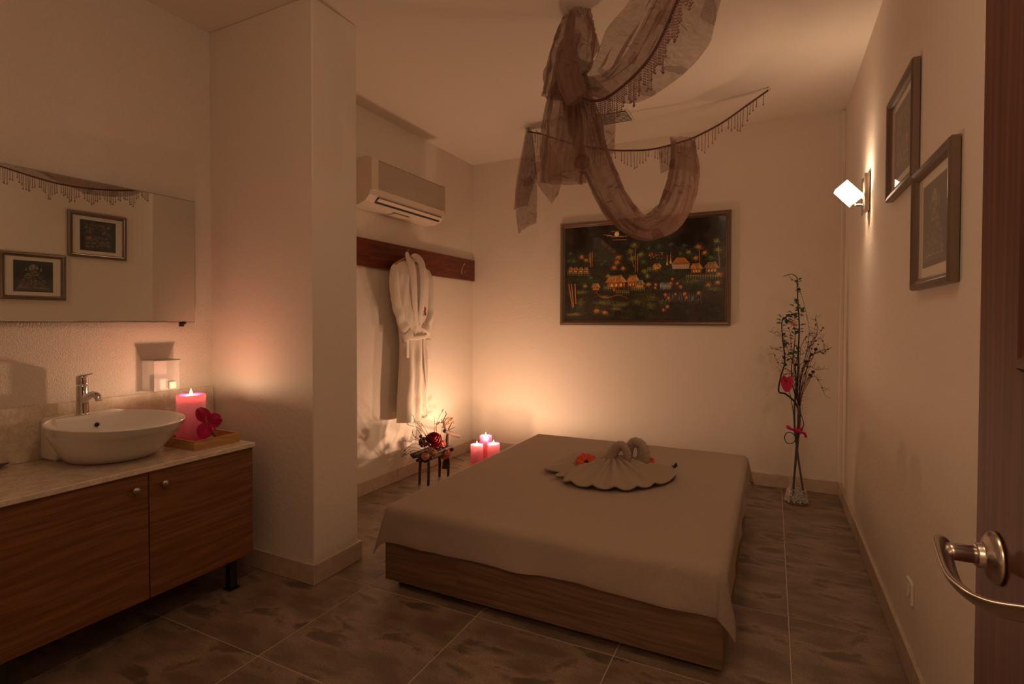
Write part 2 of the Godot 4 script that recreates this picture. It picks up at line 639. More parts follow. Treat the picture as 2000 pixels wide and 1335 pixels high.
# ---------------------------------------------------------------- the room
func room() -> void:
	var t := 0.12
	# floor: grout bed with one slab for each tile
	var fl := struct("floor", boxmb(Vector3(XV - t, -0.12, ZB - t), Vector3(XR + t, -0.0012, ZF + t)), M.grout)
	var rng := RandomNumberGenerator.new()
	rng.seed = 4
	var xs := [XV - 0.02]
	var x := 0.072 - 0.602 * 5
	while x < XR:
		if x > XV: xs.append(x)
		x += 0.602
	xs.append(XR + 0.01)
	var zs := [ZB - 0.01]
	var z := -1.345 - 0.6 * 6
	while z < ZF:
		if z > ZB: zs.append(z)
		z += 0.6
	zs.append(ZF + 0.01)
	for i in xs.size() - 1:
		for j in zs.size() - 1:
			var g := 0.0019
			var mb := boxmb(Vector3(xs[i] + g, -0.012, zs[j] + g), Vector3(xs[i + 1] - g, 0.0, zs[j + 1] - g), 0.0008)
			var off := Vector2(rng.randf() * 0.4, rng.randf() * 0.4)
			var s := -1.0 if rng.randf() < 0.5 else 1.0
			for k in mb.v.size():
				mb.uv[k] = off + Vector2((mb.v[k].x - xs[i]) * s, (mb.v[k].z - zs[j]) * s) * 1.0
			obj("tile", mb, M.tile, fl)
	struct("ceiling", boxmb(Vector3(XV - t, CE, ZB - t), Vector3(XR + t, CE + 0.1, ZF + t)), M.ceiling)
	struct("wall_back", boxmb(Vector3(XV - t, 0, ZB - t), Vector3(XR + t, CE, ZB)), M.wall)
	struct("wall_right", boxmb(Vector3(XR, 0, ZB), Vector3(XR + t, CE, ZF + t)), M.wall)
	struct("wall_left", boxmb(Vector3(XV - t, 0, ZB), Vector3(XL, CE, PZ2 + 0.02)), M.wall)
	struct("wall_vanity", boxmb(Vector3(XV - t, 0, PZ - 0.02), Vector3(XV, CE, ZF + t)), M.rough_wall)
	struct("pillar", boxmb(Vector3(XV - t, 0, PZ2), Vector3(PX, CE, PZ), 0.004), M.wall)
	# wall with the doorway: two piers and a lintel
	var wf := struct("wall_front", boxmb(Vector3(XV, 0, ZF), Vector3(-0.66, CE, ZF + t)), M.wall)
	struct("pier", boxmb(Vector3(0.262, 0, ZF), Vector3(XR, CE, ZF + t)), M.wall, wf)
	struct("lintel", boxmb(Vector3(-0.66, 2.08, ZF), Vector3(0.262, CE, ZF + t)), M.wall, wf)
	var fr := struct("trim_1", boxmb(Vector3(-0.66, 0, ZF - 0.012), Vector3(-0.62, 2.08, ZF + t + 0.012), 0.004), M.door_wood)
	struct("jamb", boxmb(Vector3(0.222, 0, ZF + 0.002), Vector3(0.262, 2.08, ZF + t + 0.012), 0.004), M.door_wood, fr)
	struct("head", boxmb(Vector3(-0.66, 2.04, ZF - 0.012), Vector3(0.262, 2.08, ZF + t + 0.012), 0.004), M.door_wood, fr)
	# skirting of cream stone strips
	var h := 0.10
	var w := 0.016
	skirting("baseboard_back", Vector3(XL, 0, ZB), Vector3(XR, h, ZB + w), 0)
	skirting("baseboard_right", Vector3(XR - w, 0, ZB + w), Vector3(XR, h, ZF), 2)
	skirting("baseboard_left", Vector3(XL, 0, ZB + w), Vector3(XL + w, h, PZ2 - w), 2)
	skirting("baseboard_pillar_side", Vector3(PX, 0, PZ2 - w), Vector3(PX + w, h, PZ), 2)
	skirting("baseboard_pillar_front", Vector3(XV, 0, PZ), Vector3(PX + w, h, PZ + w), 0)
	skirting("baseboard_pillar_rear", Vector3(XL, 0, PZ2 - w), Vector3(PX, h, PZ2), 0)
	skirting("baseboard_vanity", Vector3(XV, 0, PZ + w), Vector3(XV + w, h, ZF), 2)
	skirting("baseboard_front", Vector3(XV + w, 0, ZF - w), Vector3(-0.67, h, ZF), 0)
	# cable trunking down the corner
	var tr := struct("trim_2", boxmb(Vector3(XR - 0.022, 0.10, ZB), Vector3(XR, CE - 0.02, ZB + 0.045), 0.003), M.wall)
	tag(tr, "", "", "", "structure")

func skirting(called: String, lo: Vector3, hi: Vector3, axis: int) -> void:
	var n := maxi(1, int(round((hi[axis] - lo[axis]) / 0.6)))
	var root := Node3D.new()
	root.name = numbered(called)
	add_child(root)
	root.position = lo
	root.set_meta("kind", "structure")
	for k in n:
		var a := lo
		var b := hi
		a[axis] = lerpf(lo[axis], hi[axis], float(k) / n) + 0.0006
		b[axis] = lerpf(lo[axis], hi[axis], float(k + 1) / n) - 0.0006
		obj("strip", boxmb(a, b, 0.003), M.skirting, root)

func corridor() -> void:
	var z0 := ZF + 0.12
	var z1 := 1.75
	struct("floor_corridor", boxmb(Vector3(-1.8, -0.1, z0), Vector3(1.4, 0, z1)), M.grout)
	struct("ceiling_corridor", boxmb(Vector3(-1.8, 2.5, z0), Vector3(1.4, 2.6, z1)), M.ceiling)
	struct("wall_corridor_far", boxmb(Vector3(-1.8, 0, z1), Vector3(1.4, 2.5, z1 + 0.1)), M.wall)
	struct("wall_corridor_end", boxmb(Vector3(1.4, 0, z0), Vector3(1.5, 2.5, z1 + 0.1)), M.wall)
	struct("wall_corridor_start", boxmb(Vector3(-1.9, 0, z0), Vector3(-1.8, 2.5, z1 + 0.1)), M.wall)
	struct("wall_corridor_near", boxmb(Vector3(XR + 0.12, 0, ZF), Vector3(1.5, 2.6, z0)), M.wall)
	var at := Vector3(-0.35, 2.5, 1.0)
	var lamp := thing("ceiling_lamp", "round opal ceiling lamp in the corridor outside the doorway", "lamp", at)
	var b := MB.new()
	b.lathe([Vector2(0.001, -0.07), Vector2(0.07, -0.066), Vector2(0.12, -0.05), Vector2(0.15, -0.02), Vector2(0.155, 0.0)], 32, at)
	obj("opal_shade", b, M.hall_glow, lamp)
	b = MB.new()
	b.lathe([Vector2(0.16, -0.012), Vector2(0.17, -0.008), Vector2(0.17, 0.0)], 32, at)
	obj("rim", b, M.satin, lamp)
	omni("corridor_light", at + Vector3(0, -0.16, 0), SCONCE, E_HALL, 0.12, lamp)

	# dimmed flush ceiling lamp of the room itself, over the entrance
	var ra := Vector3(-0.42, CE, -0.70)
	var rl := thing("ceiling_lamp", "round opal ceiling lamp over the entrance of the massage room", "lamp", ra)
	b = MB.new()
	b.lathe([Vector2(0.001, -0.075), Vector2(0.09, -0.07), Vector2(0.15, -0.05), Vector2(0.18, -0.02), Vector2(0.185, 0.0)], 36, ra)
	obj("opal_shade", b, M.hall_glow, rl)
	b = MB.new()
	b.lathe([Vector2(0.19, -0.012), Vector2(0.20, -0.008), Vector2(0.20, 0.0)], 36, ra)
	obj("rim", b, M.satin, rl)
	omni("ceiling_light", ra + Vector3(0, -0.20, 0), SCONCE, E_CEILING, 0.15, rl)

func door() -> void:
	var dx := 0.212
	var ze := -0.778
	var d := Node3D.new()
	d.name = "door_1"
	add_child(d)
	d.position = Vector3(dx, 0, 0.08)
	tag(d, "open dark brown wooden door leaf with a satin lever handle", "", "", "structure")
	var lm := boxmb(Vector3(dx, 0.008, ze), Vector3(dx + 0.04, 2.035, 0.07), 0.002)
	for k in lm.uv.size():
		lm.uv[k] = Vector2(lm.uv[k].y * 0.5, lm.uv[k].x * 2.0)
	var leaf := obj("leaf", lm, M.door_wood, d)
	# planted moulding round two fields
	for f in [[0.14, 0.86], [1.22, 1.92]]:
		var b := MB.new()
		b.ring([Vector3(dx, f[0], ze + 0.115), Vector3(dx, f[0], -0.05), Vector3(dx, f[1], -0.05), Vector3(dx, f[1], ze + 0.115)],
			[Vector2(0, 0), Vector2(0.004, -0.006), Vector2(0.012, -0.007), Vector2(0.018, -0.003), Vector2(0.022, -0.006), Vector2(0.026, 0)].map(func(q): return q), Vector3.RIGHT)
		obj("moulding", b, M.door_wood, leaf)
	var hz := -0.712
	var hy := 1.022
	var handle := Node3D.new()
	handle.name = "handle"
	d.add_child(handle, true)
	handle.set_meta("label", "satin nickel lever handle with round rose")
	var b2 := MB.new()
	b2.lathe([Vector2(0.0268, 0.0), Vector2(0.0268, 0.003), Vector2(0.025, 0.006), Vector2(0.021, 0.009), Vector2(0.014, 0.011), Vector2(0.0125, 0.0135), Vector2(0.0125, 0.017), Vector2(0.011, 0.019), Vector2(0.001, 0.0192)], 40, Vector3.ZERO)
	b2.move(Transform3D(Basis(Vector3.BACK, PI / 2), Vector3(dx, hy, hz)))
	obj("rose", b2, M.satin, handle)
	var tip := pz(1842, 1084, hz)
	obj("neck", tubemb([Vector3(dx - 0.016, hy, hz), Vector3(tip.x + 0.008, hy, hz), Vector3(tip.x + 0.002, hy, hz + 0.001)], [0.0090, 0.0090, 0.0085], 20), M.satin, handle)
	# lever: flat tapering blade curving back towards the hinge
	var lx := tip.x
	var pts := smooth([Vector3(lx + 0.006, hy + 0.007, hz - 0.010), Vector3(lx - 0.001, hy + 0.003, hz + 0.004), px(1862, 1130, lx - 0.006), px(1895, 1163, lx - 0.006), px(1935, 1184, lx - 0.001), px(1985, 1196, lx + 0.005), px(2040, 1203, lx + 0.010), px(2070, 1206, lx + 0.014)], 6)
	obj("lever", tubemb(pts, [0.004, 0.0075, 0.0092, 0.0105, 0.0112, 0.0118, 0.012, 0.012, 0.0118, 0.0116, 0.0114, 0.0112, 0.011, 0.0108, 0.0106, 0.0104, 0.0102, 0.010, 0.0098, 0.0096, 0.0094, 0.0092, 0.009, 0.0088, 0.0086, 0.0084, 0.0082, 0.008, 0.008, 0.008, 0.008, 0.008, 0.008, 0.0078, 0.0076, 0.0074, 0.0072, 0.007, 0.0068, 0.006, 0.0055, 0.005, 0.004], 18, 0.40, Vector3(0.75, 0.66, 0).normalized()), M.satin, handle)
	b2 = MB.new()
	b2.lathe([Vector2(0.0001, 0.0), Vector2(0.002, 0.0), Vector2(0.002, 0.0015), Vector2(0.0001, 0.0018)], 12, Vector3.ZERO)
	b2.move(Transform3D(Basis(Vector3.BACK, PI / 2), Vector3(lx - 0.004, hy + 0.003, hz - 0.002)))
	obj("screw", b2, M.bronze_dark, handle)
	for y in [0.25, 1.05, 1.8]:
		obj("hinge", tubemb([Vector3(dx + 0.046, y, 0.076), Vector3(dx + 0.046, y + 0.08, 0.076)], [0.007], 12), M.satin, d)

func sheet(nu: int, nv: int, f: Callable, thick: float, uvs := Vector2.ONE) -> MB:       # cloth of real thickness
	var b := MB.new()
	var p := []
	for j in nv + 1:
		for i in nu + 1:
			p.append(f.call(float(i) / nu, float(j) / nv))
	var w := nu + 1
	var nr := []
	for j in nv + 1:
		for i in nu + 1:
			var du: Vector3 = p[j * w + mini(i + 1, nu)] - p[j * w + maxi(i - 1, 0)]
			var dv: Vector3 = p[mini(j + 1, nv) * w + i] - p[maxi(j - 1, 0) * w + i]
			nr.append(du.cross(dv).normalized())
	for side in 2:
		for k in p.size():
			b.vert(p[k] - nr[k] * (thick if side else 0.0), Vector2(float(k % w) / nu * uvs.x, float(k / w) / nv * uvs.y))
	var o := p.size()
	for j in nv:
		for i in nu:
			var a := j * w + i
			b.tri(a, a + 1, a + w + 1); b.tri(a, a + w + 1, a + w)
			b.tri(o + a, o + a + w + 1, o + a + 1); b.tri(o + a, o + a + w, o + a + w + 1)
	for i in nu:
		for e in [0, nv]:
			var a: int = e * w + i
			if e == 0:
				b.tri(a, a + o, a + 1); b.tri(a + 1, a + o, a + 1 + o)
			else:
				b.tri(a, a + 1, a + o); b.tri(a + 1, a + 1 + o, a + o)
	for j in nv:
		for e in [0, nu]:
			var a: int = j * w + e
			if e == 0:
				b.tri(a, a + w, a + o); b.tri(a + w, a + w + o, a + o)
			else:
				b.tri(a, a + o, a + w); b.tri(a + w, a + o, a + w + o)
	return b

# ---------------------------------------------------------------- bed
func bed() -> void:
	var x0 := -1.652
	var x1 := -0.146
	var z1 := -1.978
	var z0 := -3.80
	var root := thing("bed_platform", "low wooden platform bed base standing on the stone tiles", "bed", Vector3((x0 + x1) / 2, 0, (z0 + z1) / 2))
	var f := boxmb(Vector3(x0, 0.036, z1 - 0.02), Vector3(x1, 0.256, z1), 0.0015)
	obj("front_panel", f, M.bed_wood, root)
	obj("rear_panel", boxmb(Vector3(x0, 0.036, z0), Vector3(x1, 0.256, z0 + 0.02), 0.0015), M.bed_wood, root)
	for s in [[x0, x0 + 0.02], [x1 - 0.02, x1]]:
		var sp := boxmb(Vector3(s[0], 0.036, z0 + 0.021), Vector3(s[1], 0.256, z1 - 0.021), 0.0015)
		obj("side_panel", sp, M.bed_wood, root)
	obj("slatted_deck", boxmb(Vector3(x0 + 0.02, 0.205, z0 + 0.02), Vector3(x1 - 0.02, 0.225, z1 - 0.02)), M.bed_wood, root)
	for fx in [x0 + 0.04, x1 - 0.14]:
		for fz in [z0 + 0.05, (z0 + z1) / 2, z1 - 0.13]:
			obj("foot", boxmb(Vector3(fx, 0, fz), Vector3(fx + 0.10, 0.036, fz + 0.08), 0.002), M.dark, root)
	obj("plinth", boxmb(Vector3(x0 + 0.05, 0.004, z1 - 0.11), Vector3(x1 - 0.03, 0.036, z1 - 0.09), 0.001), M.dark, root)
	for bx in [x0 + 0.035, x1 - 0.06]:
		var b := MB.new()
		b.lathe([Vector2(0.006, 0), Vector2(0.006, 0.001), Vector2(0.001, 0.0016)], 12, Vector3.ZERO)
		b.move(Transform3D(Basis(Vector3.RIGHT, PI / 2), Vector3(bx, 0.075, z1)))
		obj("screw_cap", b, M.bed_wood, root)
	var mt := MB.new()
	mt.box(Vector3(x0 + 0.015, 0.226, z0 + 0.015), Vector3(x1 - 0.015, 0.386, z1 - 0.015), 0.03)
	tag(obj("mattress", mt, M.mattress, null, Vector3((x0 + x1) / 2, 0.226, (z0 + z1) / 2)), "pale mattress lying on the platform bed under the beige cover", "mattress")
	# cover
	var r := 0.035
	var o := 0.185
	var cx0 := x0 - 0.008 + r
	var cx1 := x1 + 0.012 - r
	var cz0 := z0 - 0.006 + r
	var cz1 := z1 + 0.010 - r
	var top := 0.3925
	var n := noise(77, 1.0, 2)
	var fall := func(u: float, v: float) -> Vector3:
		var su := lerpf(cx0 - o, cx1 + o, u)
		var sv := lerpf(cz1 + o, cz0 - o, v)
		var px_ := clampf(su, cx0, cx1)
		var pz_ := clampf(sv, cz0, cz1)
		var d := Vector2(su - px_, sv - pz_)
		var len_ := d.length()
		var y := top + 0.0025 * n.get_noise_2d(su * 3.0, sv * 3.0)
		if len_ < 1e-5:
			return Vector3(su, y, sv)
		var dir := d / len_
		var corner := 2.0 * absf(dir.x * dir.y)
		len_ *= 1.0 - 0.06 * corner + 0.10 * n.get_noise_2d(su * 1.3 + 9.0, sv * 1.3) + 0.02
		var out: float
		var down: float
		if len_ < r * PI / 2:
			out = r * sin(len_ / r)
			down = r * (1.0 - cos(len_ / r))
		else:
			out = r
			down = r + len_ - r * PI / 2
		var wave := n.get_noise_2d(su * 2.4 + 30.0, sv * 2.4) * 0.020 * smoothstep(0.03, 0.17, down) * (1.0 - corner)
		out += maxf(0.0, wave) + corner * 0.28 * maxf(0.0, down - 0.02)
		return Vector3(px_ + dir.x * out, y - down, pz_ + dir.y * out)
	var cov := sheet(120, 140, fall, 0.004, Vector2(cx1 - cx0 + 2 * o, cz1 - cz0 + 2 * o))
	tag(obj("bed_cover", cov, M.cover, null, Vector3((x0 + x1) / 2, top, (z0 + z1) / 2)), "beige woven cover draped over the platform bed", "bedspread")

# ---------------------------------------------------------------- vanity
func vanity() -> void:
	var xf := -2.190
	var z0 := -1.690
	var z1 := -0.742
	var ch := 0.694
	# cabinet
	var cab := thing("vanity_cabinet", "teak washbasin cabinet with two doors on short steel legs", "cabinet", Vector3(-2.45, 0, -1.215))
	obj("body", boxmb(Vector3(XV + 0.022, 0.166, z0 + 0.004), Vector3(xf - 0.034, 0.671, z1 - 0.004)), M.teak, cab)
	for k in 2:
		var a := z0 + 0.003 if k == 0 else -1.2215
		var e := -1.2255 if k == 0 else z1 - 0.003
		var dr := boxmb(Vector3(xf - 0.033, 0.166, a), Vector3(xf - 0.015, 0.669, e), 0.0012)
		for i in dr.uv.size():
			dr.uv[i] += Vector2(0.37 * k, 0.21 * k)
		var door_ := obj("door", dr, M.teak, cab)
		var kz := -1.276 if k == 0 else -1.169
		var b := MB.new()
		b.lathe([Vector2(0.005, 0.0), Vector2(0.005, 0.010), Vector2(0.009, 0.013), Vector2(0.0135, 0.018), Vector2(0.0135, 0.021), Vector2(0.009, 0.0255), Vector2(0.0001, 0.027)], 24, Vector3.ZERO)
		b.move(Transform3D(Basis(Vector3.BACK, -PI / 2), Vector3(xf - 0.015, 0.613, kz)))
		tag(obj("knob", b, M.satin, door_), "round satin metal knob")
	for lz in [z0 + 0.055, z1 - 0.055]:
		for lx in [xf - 0.10, XV + 0.09]:
			var leg := obj("leg", boxmb(Vector3(lx - 0.018, 0.008, lz - 0.018), Vector3(lx + 0.018, 0.166, lz + 0.018), 0.002), M.leg_steel, cab)
			obj("foot", boxmb(Vector3(lx - 0.026, 0, lz - 0.026), Vector3(lx + 0.026, 0.008, lz + 0.026), 0.002), M.black_metal, leg)
	obj("rail", boxmb(Vector3(XV + 0.07, 0.145, z0 + 0.06), Vector3(XV + 0.11, 0.166, z1 - 0.06)), M.black_metal, cab)
	# worktop
	var wt := thing("countertop", "cream speckled stone worktop lying on the teak cabinet", "countertop", Vector3(-2.45, 0.672, -1.215))
	obj("slab", boxmb(Vector3(XV + 0.002, 0.672, z0 - 0.002), Vector3(xf, ch, z1 + 0.002), 0.003), M.counter, wt)
	obj("backsplash", boxmb(Vector3(XV + 0.001, ch, PZ + 0.003), Vector3(XV + 0.02, 0.918, z1 + 0.002), 0.002), M.counter, wt)
	basin(ch)
	faucet()
	tray(ch)
	mirror()
	# dark leaf dish at the end of the counter
	var dish := MB.new()
	var dc := py(-8, 909, ch + 0.012)
	var leafy := func(u: float, v: float) -> Vector3:
		var l := (u - 0.5) * 0.13
		var w := 0.042 * pow(maxf(0.0, sin(PI * clampf(u, 0.0, 1.0))), 0.7) * (v - 0.5) * 2.0
		return Vector3(dc.x + 0.02 + w * 0.8, ch + 0.004 + 0.9 * w * w * 6.0 + 3.5 * l * l, dc.z + 0.03 - l + w * 0.2)
	dish = sheet(16, 8, leafy, 0.003)
	tag(obj("soap_dish", dish, M.stone_grey, null, Vector3(dc.x + 0.02, ch, dc.z + 0.03)), "dark grey leaf-shaped soap dish on the worktop beside the basin", "soap dish")

func basin(ch: float) -> void:
	var c := Vector3(-2.40, ch, -1.213)
	var rx := 0.256
	var rz := 0.226
	var t := thing("washbasin", "white ceramic vessel basin with tap ledge on the worktop", "basin", c)
	# rows: [mix from foot outline to rim outline, height, scale]
	var rows := [[0.0, 0.0005, 0.01], [0.0, 0.0005, 0.96], [0.0, 0.004, 1.0]]
	for k in 10:
		var f := (k + 1) / 11.0
		rows.append([pow(f, 0.82), 0.004 + 0.150 * f, 1.0])
	for q in [[0.97, 0.160, 1.0], [1.0, 0.165, 1.0], [1.0, 0.169, 0.994], [1.0, 0.170, 0.978], [1.0, 0.166, 0.962], [1.0, 0.150, 0.93], [1.0, 0.120, 0.85], [1.0, 0.090, 0.70], [1.0, 0.072, 0.48], [1.0, 0.064, 0.20], [1.0, 0.062, 0.01]]:
		rows.append(q)
	var b := MB.new()
	b.grid(72, rows.size() - 1, func(u: float, v: float) -> Vector3:
		var q: Array = rows[int(round(v * (rows.size() - 1)))]
		var a := u * TAU
		var egg := 1.0 + 0.035 * cos(2.0 * a + 0.9)
		var m: float = q[0]
		var cx := lerpf(-2.515, c.x, m)
		var cz := lerpf(-1.246, c.z, m)
		var ex: float = lerpf(0.172, rx * egg, m) * q[2]
		var ez: float = lerpf(0.152, rz * egg, m) * q[2]
		var lift := 0.006 * -cos(a) * smoothstep(0.08, 0.16, q[1])
		return Vector3(cx + cos(a) * ex, ch + q[1] + lift, cz + sin(a) * ez), true, false)
	b.orient(0)
	obj("bowl", b, M.porcelain, t)
	# tap ledge
	var d := MB.new()
	d.box(Vector3(XV + 0.0215, ch, -1.356), Vector3(-2.585, ch + 0.174, -1.076), 0.012)
	for k in d.v.size():
		var lean := (ch + 0.174 - d.v[k].y) * 0.12
		if d.v[k].x > -2.65:
			d.v[k].x -= lean * 0.3
	obj("tap_ledge", d, M.porcelain, t)
	var o := MB.new()
	o.lathe([Vector2(0.0001, 0.0002), Vector2(0.0095, 0.0002), Vector2(0.0105, 0.003), Vector2(0.0135, 0.003), Vector2(0.014, 0.0)], 28, Vector3.ZERO)
	o.move(Transform3D(Basis(Vector3.BACK, -PI / 2), Vector3(-2.5862, 0.822, -1.228)))
	var ov := obj("overflow_ring", o, M.chrome, t)
	o = MB.new()
	o.lathe([Vector2(0.0001, 0.0008), Vector2(0.0092, 0.0008), Vector2(0.0092, 0.0)], 20, Vector3.ZERO)
	o.move(Transform3D(Basis(Vector3.BACK, -PI / 2), Vector3(-2.5855, 0.822, -1.228)))
	obj("overflow_hole", o, M.dark, ov)
	o = MB.new()
	o.lathe([Vector2(0.0001, 0.0045), Vector2(0.018, 0.004), Vector2(0.021, 0.002), Vector2(0.021, 0.0)], 24, c + Vector3(0, 0.0605, 0))
	obj("drain_cap", o, M.chrome, t)

func faucet() -> void:
	var c := Vector3(-2.632, 0.868, -1.198)
	var t := thing("faucet", "chrome single lever mixer tap on the basin ledge", "faucet", c)
	var b := MB.new()
	b.lathe([Vector2(0.026, 0.0), Vector2(0.026, 0.004), Vector2(0.023, 0.007), Vector2(0.0225, 0.06), Vector2(0.022, 0.12), Vector2(0.021, 0.124)], 36, c)
	obj("body", b, M.chrome, t)
	b = MB.new()
	b.lathe([Vector2(0.021, 0.127), Vector2(0.0225, 0.130), Vector2(0.0225, 0.158), Vector2(0.020, 0.166), Vector2(0.001, 0.168)], 36, c)
	var cap := obj("cap", b, M.chrome, t)
	obj("lever", tubemb(smooth([c + Vector3(-0.005, 0.166, 0), c + Vector3(0.03, 0.170, 0), c + Vector3(0.075, 0.176, 0)], 5), [0.012, 0.0125, 0.012, 0.0115, 0.011, 0.010, 0.010, 0.0098, 0.0095, 0.0085, 0.006], 14, 0.38, Vector3.UP), M.chrome, cap)
	obj("spout", tubemb(smooth([c + Vector3(0.012, 0.062, 0), c + Vector3(0.05, 0.080, 0), c + Vector3(0.09, 0.091, 0), c + Vector3(0.118, 0.084, 0), c + Vector3(0.128, 0.066, 0)], 5), [0.0165, 0.016, 0.0155, 0.015, 0.0148, 0.0145, 0.0143, 0.014, 0.0138, 0.0136, 0.0136, 0.0136, 0.0138, 0.014, 0.014, 0.014, 0.0135, 0.013, 0.0125, 0.0125, 0.012], 20), M.chrome, t)

func candle(called: String, label: String, at: Vector3, r: float, h: float, e: float, group: String, seed_: int) -> void:
	var t := thing(called, label, "candle", at, group)
	var b := MB.new()
	b.lathe([Vector2(0.001, 0.0), Vector2(r * 0.97, 0.0), Vector2(r, 0.003), Vector2(r, h * 0.3), Vector2(r, h * 0.6), Vector2(r, h - 0.03), Vector2(r, h - 0.004), Vector2(r * 0.985, h), Vector2(r * 0.93, h), Vector2(r * 0.90, h - 0.004), Vector2(r * 0.87, h - 0.014), Vector2(r * 0.78, h - 0.024), Vector2(r * 0.5, h - 0.027), Vector2(0.001, h - 0.027)], 48, Vector3.ZERO, false)
	b.orient(0)
	var n := noise(seed_, 1.0, 2)
	for k in b.v.size():
		var p := b.v[k]
		if p.y > h * 0.8:
			p.y += n.get_noise_2d(p.x * 30.0, p.z * 30.0) * 0.004
		b.v[k] = p + at
	obj("wax", b, M.wax, t)
	var wick := tubemb([at + Vector3(0, h - 0.028, 0), at + Vector3(0.0005, h - 0.018, 0), at + Vector3(0.002, h - 0.008, 0.001)], [0.0012], 6)
	obj("wick", wick, M.wick, t)
	b = MB.new()
	var fb := h - 0.014
	b.lathe([Vector2(0.0004, 0.0), Vector2(0.0045, 0.003), Vector2(0.0072, 0.009), Vector2(0.0076, 0.014), Vector2(0.0062, 0.022), Vector2(0.0036, 0.031), Vector2(0.0016, 0.038), Vector2(0.0003, 0.043)], 20, at + Vector3(0, fb, 0))
	obj("flame", b, M.flame, t)
	omni("flame_light", at + Vector3(0, fb + 0.019, 0), FLAME, e, 0.012, t)

func tray(ch: float) -> void:
	var x0 := -2.500
	var x1 := -2.272
	var z0 := -1.672
	var z1 := -1.450
	var t := thing("wooden_tray", "small square light wood tray on the worktop beside the basin", "tray", Vector3((x0 + x1) / 2, ch, (z0 + z1) / 2))
	obj("bottom", boxmb(Vector3(x0, ch + 0.0005, z0), Vector3(x1, ch + 0.008, z1), 0.001), M.tray, t)
	obj("side", boxmb(Vector3(x1 - 0.008, ch + 0.008, z0), Vector3(x1, ch + 0.043, z1), 0.001), M.tray, t)
	obj("side", boxmb(Vector3(x0, ch + 0.008, z0), Vector3(x0 + 0.008, ch + 0.043, z1), 0.001), M.tray, t)
	obj("side", boxmb(Vector3(x0 + 0.008, ch + 0.008, z1 - 0.008), Vector3(x1 - 0.008, ch + 0.043, z1), 0.001), M.tray, t)
	obj("side", boxmb(Vector3(x0 + 0.008, ch + 0.008, z0), Vector3(x1 - 0.008, ch + 0.043, z0 + 0.008), 0.001), M.tray, t)
	candle("pillar_candle", "tall thick magenta pillar candle burning in the wooden tray", Vector3(-2.424, ch + 0.008, -1.534), 0.060, 0.222, E_TRAY_CANDLE, "", 3)
	# anthurium bloom leaning in the tray
	var f := thing("anthurium_bloom", "dark magenta bloom of rounded petals leaning in the wooden tray", "flower", Vector3(-2.32, ch + 0.03, -1.57))
	var c := pd(407, 824, 2.36)
	var right := cam_basis.x
	var up := Vector3.UP
	var front := cam_basis.z
	for q in [[118.0, 0.066, 1.0], [18.0, 0.064, 1.0], [252.0, 0.066, 1.1], [310.0, 0.046, 0.8]]:
		var a := deg_to_rad(q[0])
		var dir: Vector3 = right * cos(a) + up * sin(a)
		var side := front.cross(dir).normalized()
		var len_: float = q[1]
		var wide: float = q[2]
		var petal := func(u: float, v: float) -> Vector3:
			var l := len_ * (0.06 + 1.05 * u)
			var w := (v - 0.5) * 2.0 * len_ * 0.50 * wide * pow(sin(PI * clampf(0.08 + 0.88 * u, 0.0, 1.0)), 0.6)
			return c + dir * l + side * w + front * (0.004 + 0.016 * u - 0.05 * (w * w) / len_ + 0.006 * cos(8.0 * (v - 0.5)) * u)
		obj("petal", sheet(10, 8, petal, 0.0012), M.magenta, f)
	obj("spadix", tubemb([c + front * 0.004, c + front * 0.018 + up * 0.012, c + front * 0.02 + up * 0.03], [0.004, 0.0035, 0.002], 8), M.straw, f)
	obj("stem", tubemb(smooth([c, c - up * 0.03 - front * 0.01, Vector3(-2.33, ch + 0.012, -1.60)], 4), [0.0025], 6), M.leaf_dark, f)
	# loose petals on the tray floor
	var rng := RandomNumberGenerator.new()
	rng.seed = 8
	for k in 7:
		var o := Vector3(rng.randf_range(-2.345, -2.30), ch + 0.012 + 0.004 * (k % 3), rng.randf_range(-1.64, -1.48))
		if k > 4:
			o = Vector3(rng.randf_range(-2.40, -2.34), ch + 0.012, rng.randf_range(-1.64, -1.62))
		var turn := rng.randf() * TAU
		var pet := func(u: float, v: float) -> Vector3:
			var l := (u - 0.5) * 0.042
			var w := (v - 0.5) * 0.034 * sqrt(maxf(0.02, sin(PI * clampf(u, 0.02, 0.98))))
			return o + Vector3(cos(turn) * l - sin(turn) * w, 9.0 * l * l + 8.0 * w * w, sin(turn) * l + cos(turn) * w)
		tag(obj("loose_petal", sheet(6, 5, pet, 0.0008), M.crimson, null, o), "loose crimson petal lying on the floor of the wooden tray", "petal", "petals in the wooden tray")

func mirror() -> void:
	var c := Vector3(-2.672, 1.568, -1.215)
	var t := thing("wall_mirror", "frameless rectangular mirror hung over the basin", "mirror", c)
	var rot := Transform3D(Basis(Vector3.UP, -0.0325) * Basis(Vector3.BACK, -0.011), c)
	var hz := 0.492
	var hy := 0.306
	var g := MB.new()
	g.box(Vector3(-0.004, -hy, -hz), Vector3(0.0, hy, hz), 0.0015)
	g.move(rot)
	obj("glass", g, M.mirror, t)
	g = MB.new()
	g.box(Vector3(-0.022, -hy - 0.002, -hz - 0.002), Vector3(-0.0045, hy + 0.002, hz + 0.002))
	g.move(rot)
	obj("backing_board", g, M.dark, t)
	for z in [-0.44, 0.44]:
		var b := MB.new()
		b.box(Vector3(-0.03, -hy - 0.024, z - 0.012), Vector3(-0.024, -hy + 0.02, z + 0.012), 0.001)
		b.box(Vector3(-0.026, -hy - 0.012, z - 0.005), Vector3(0.006, -hy - 0.002, z + 0.005), 0.001)
		b.move(rot)
		obj("bracket", b, M.bronze_dark, t)

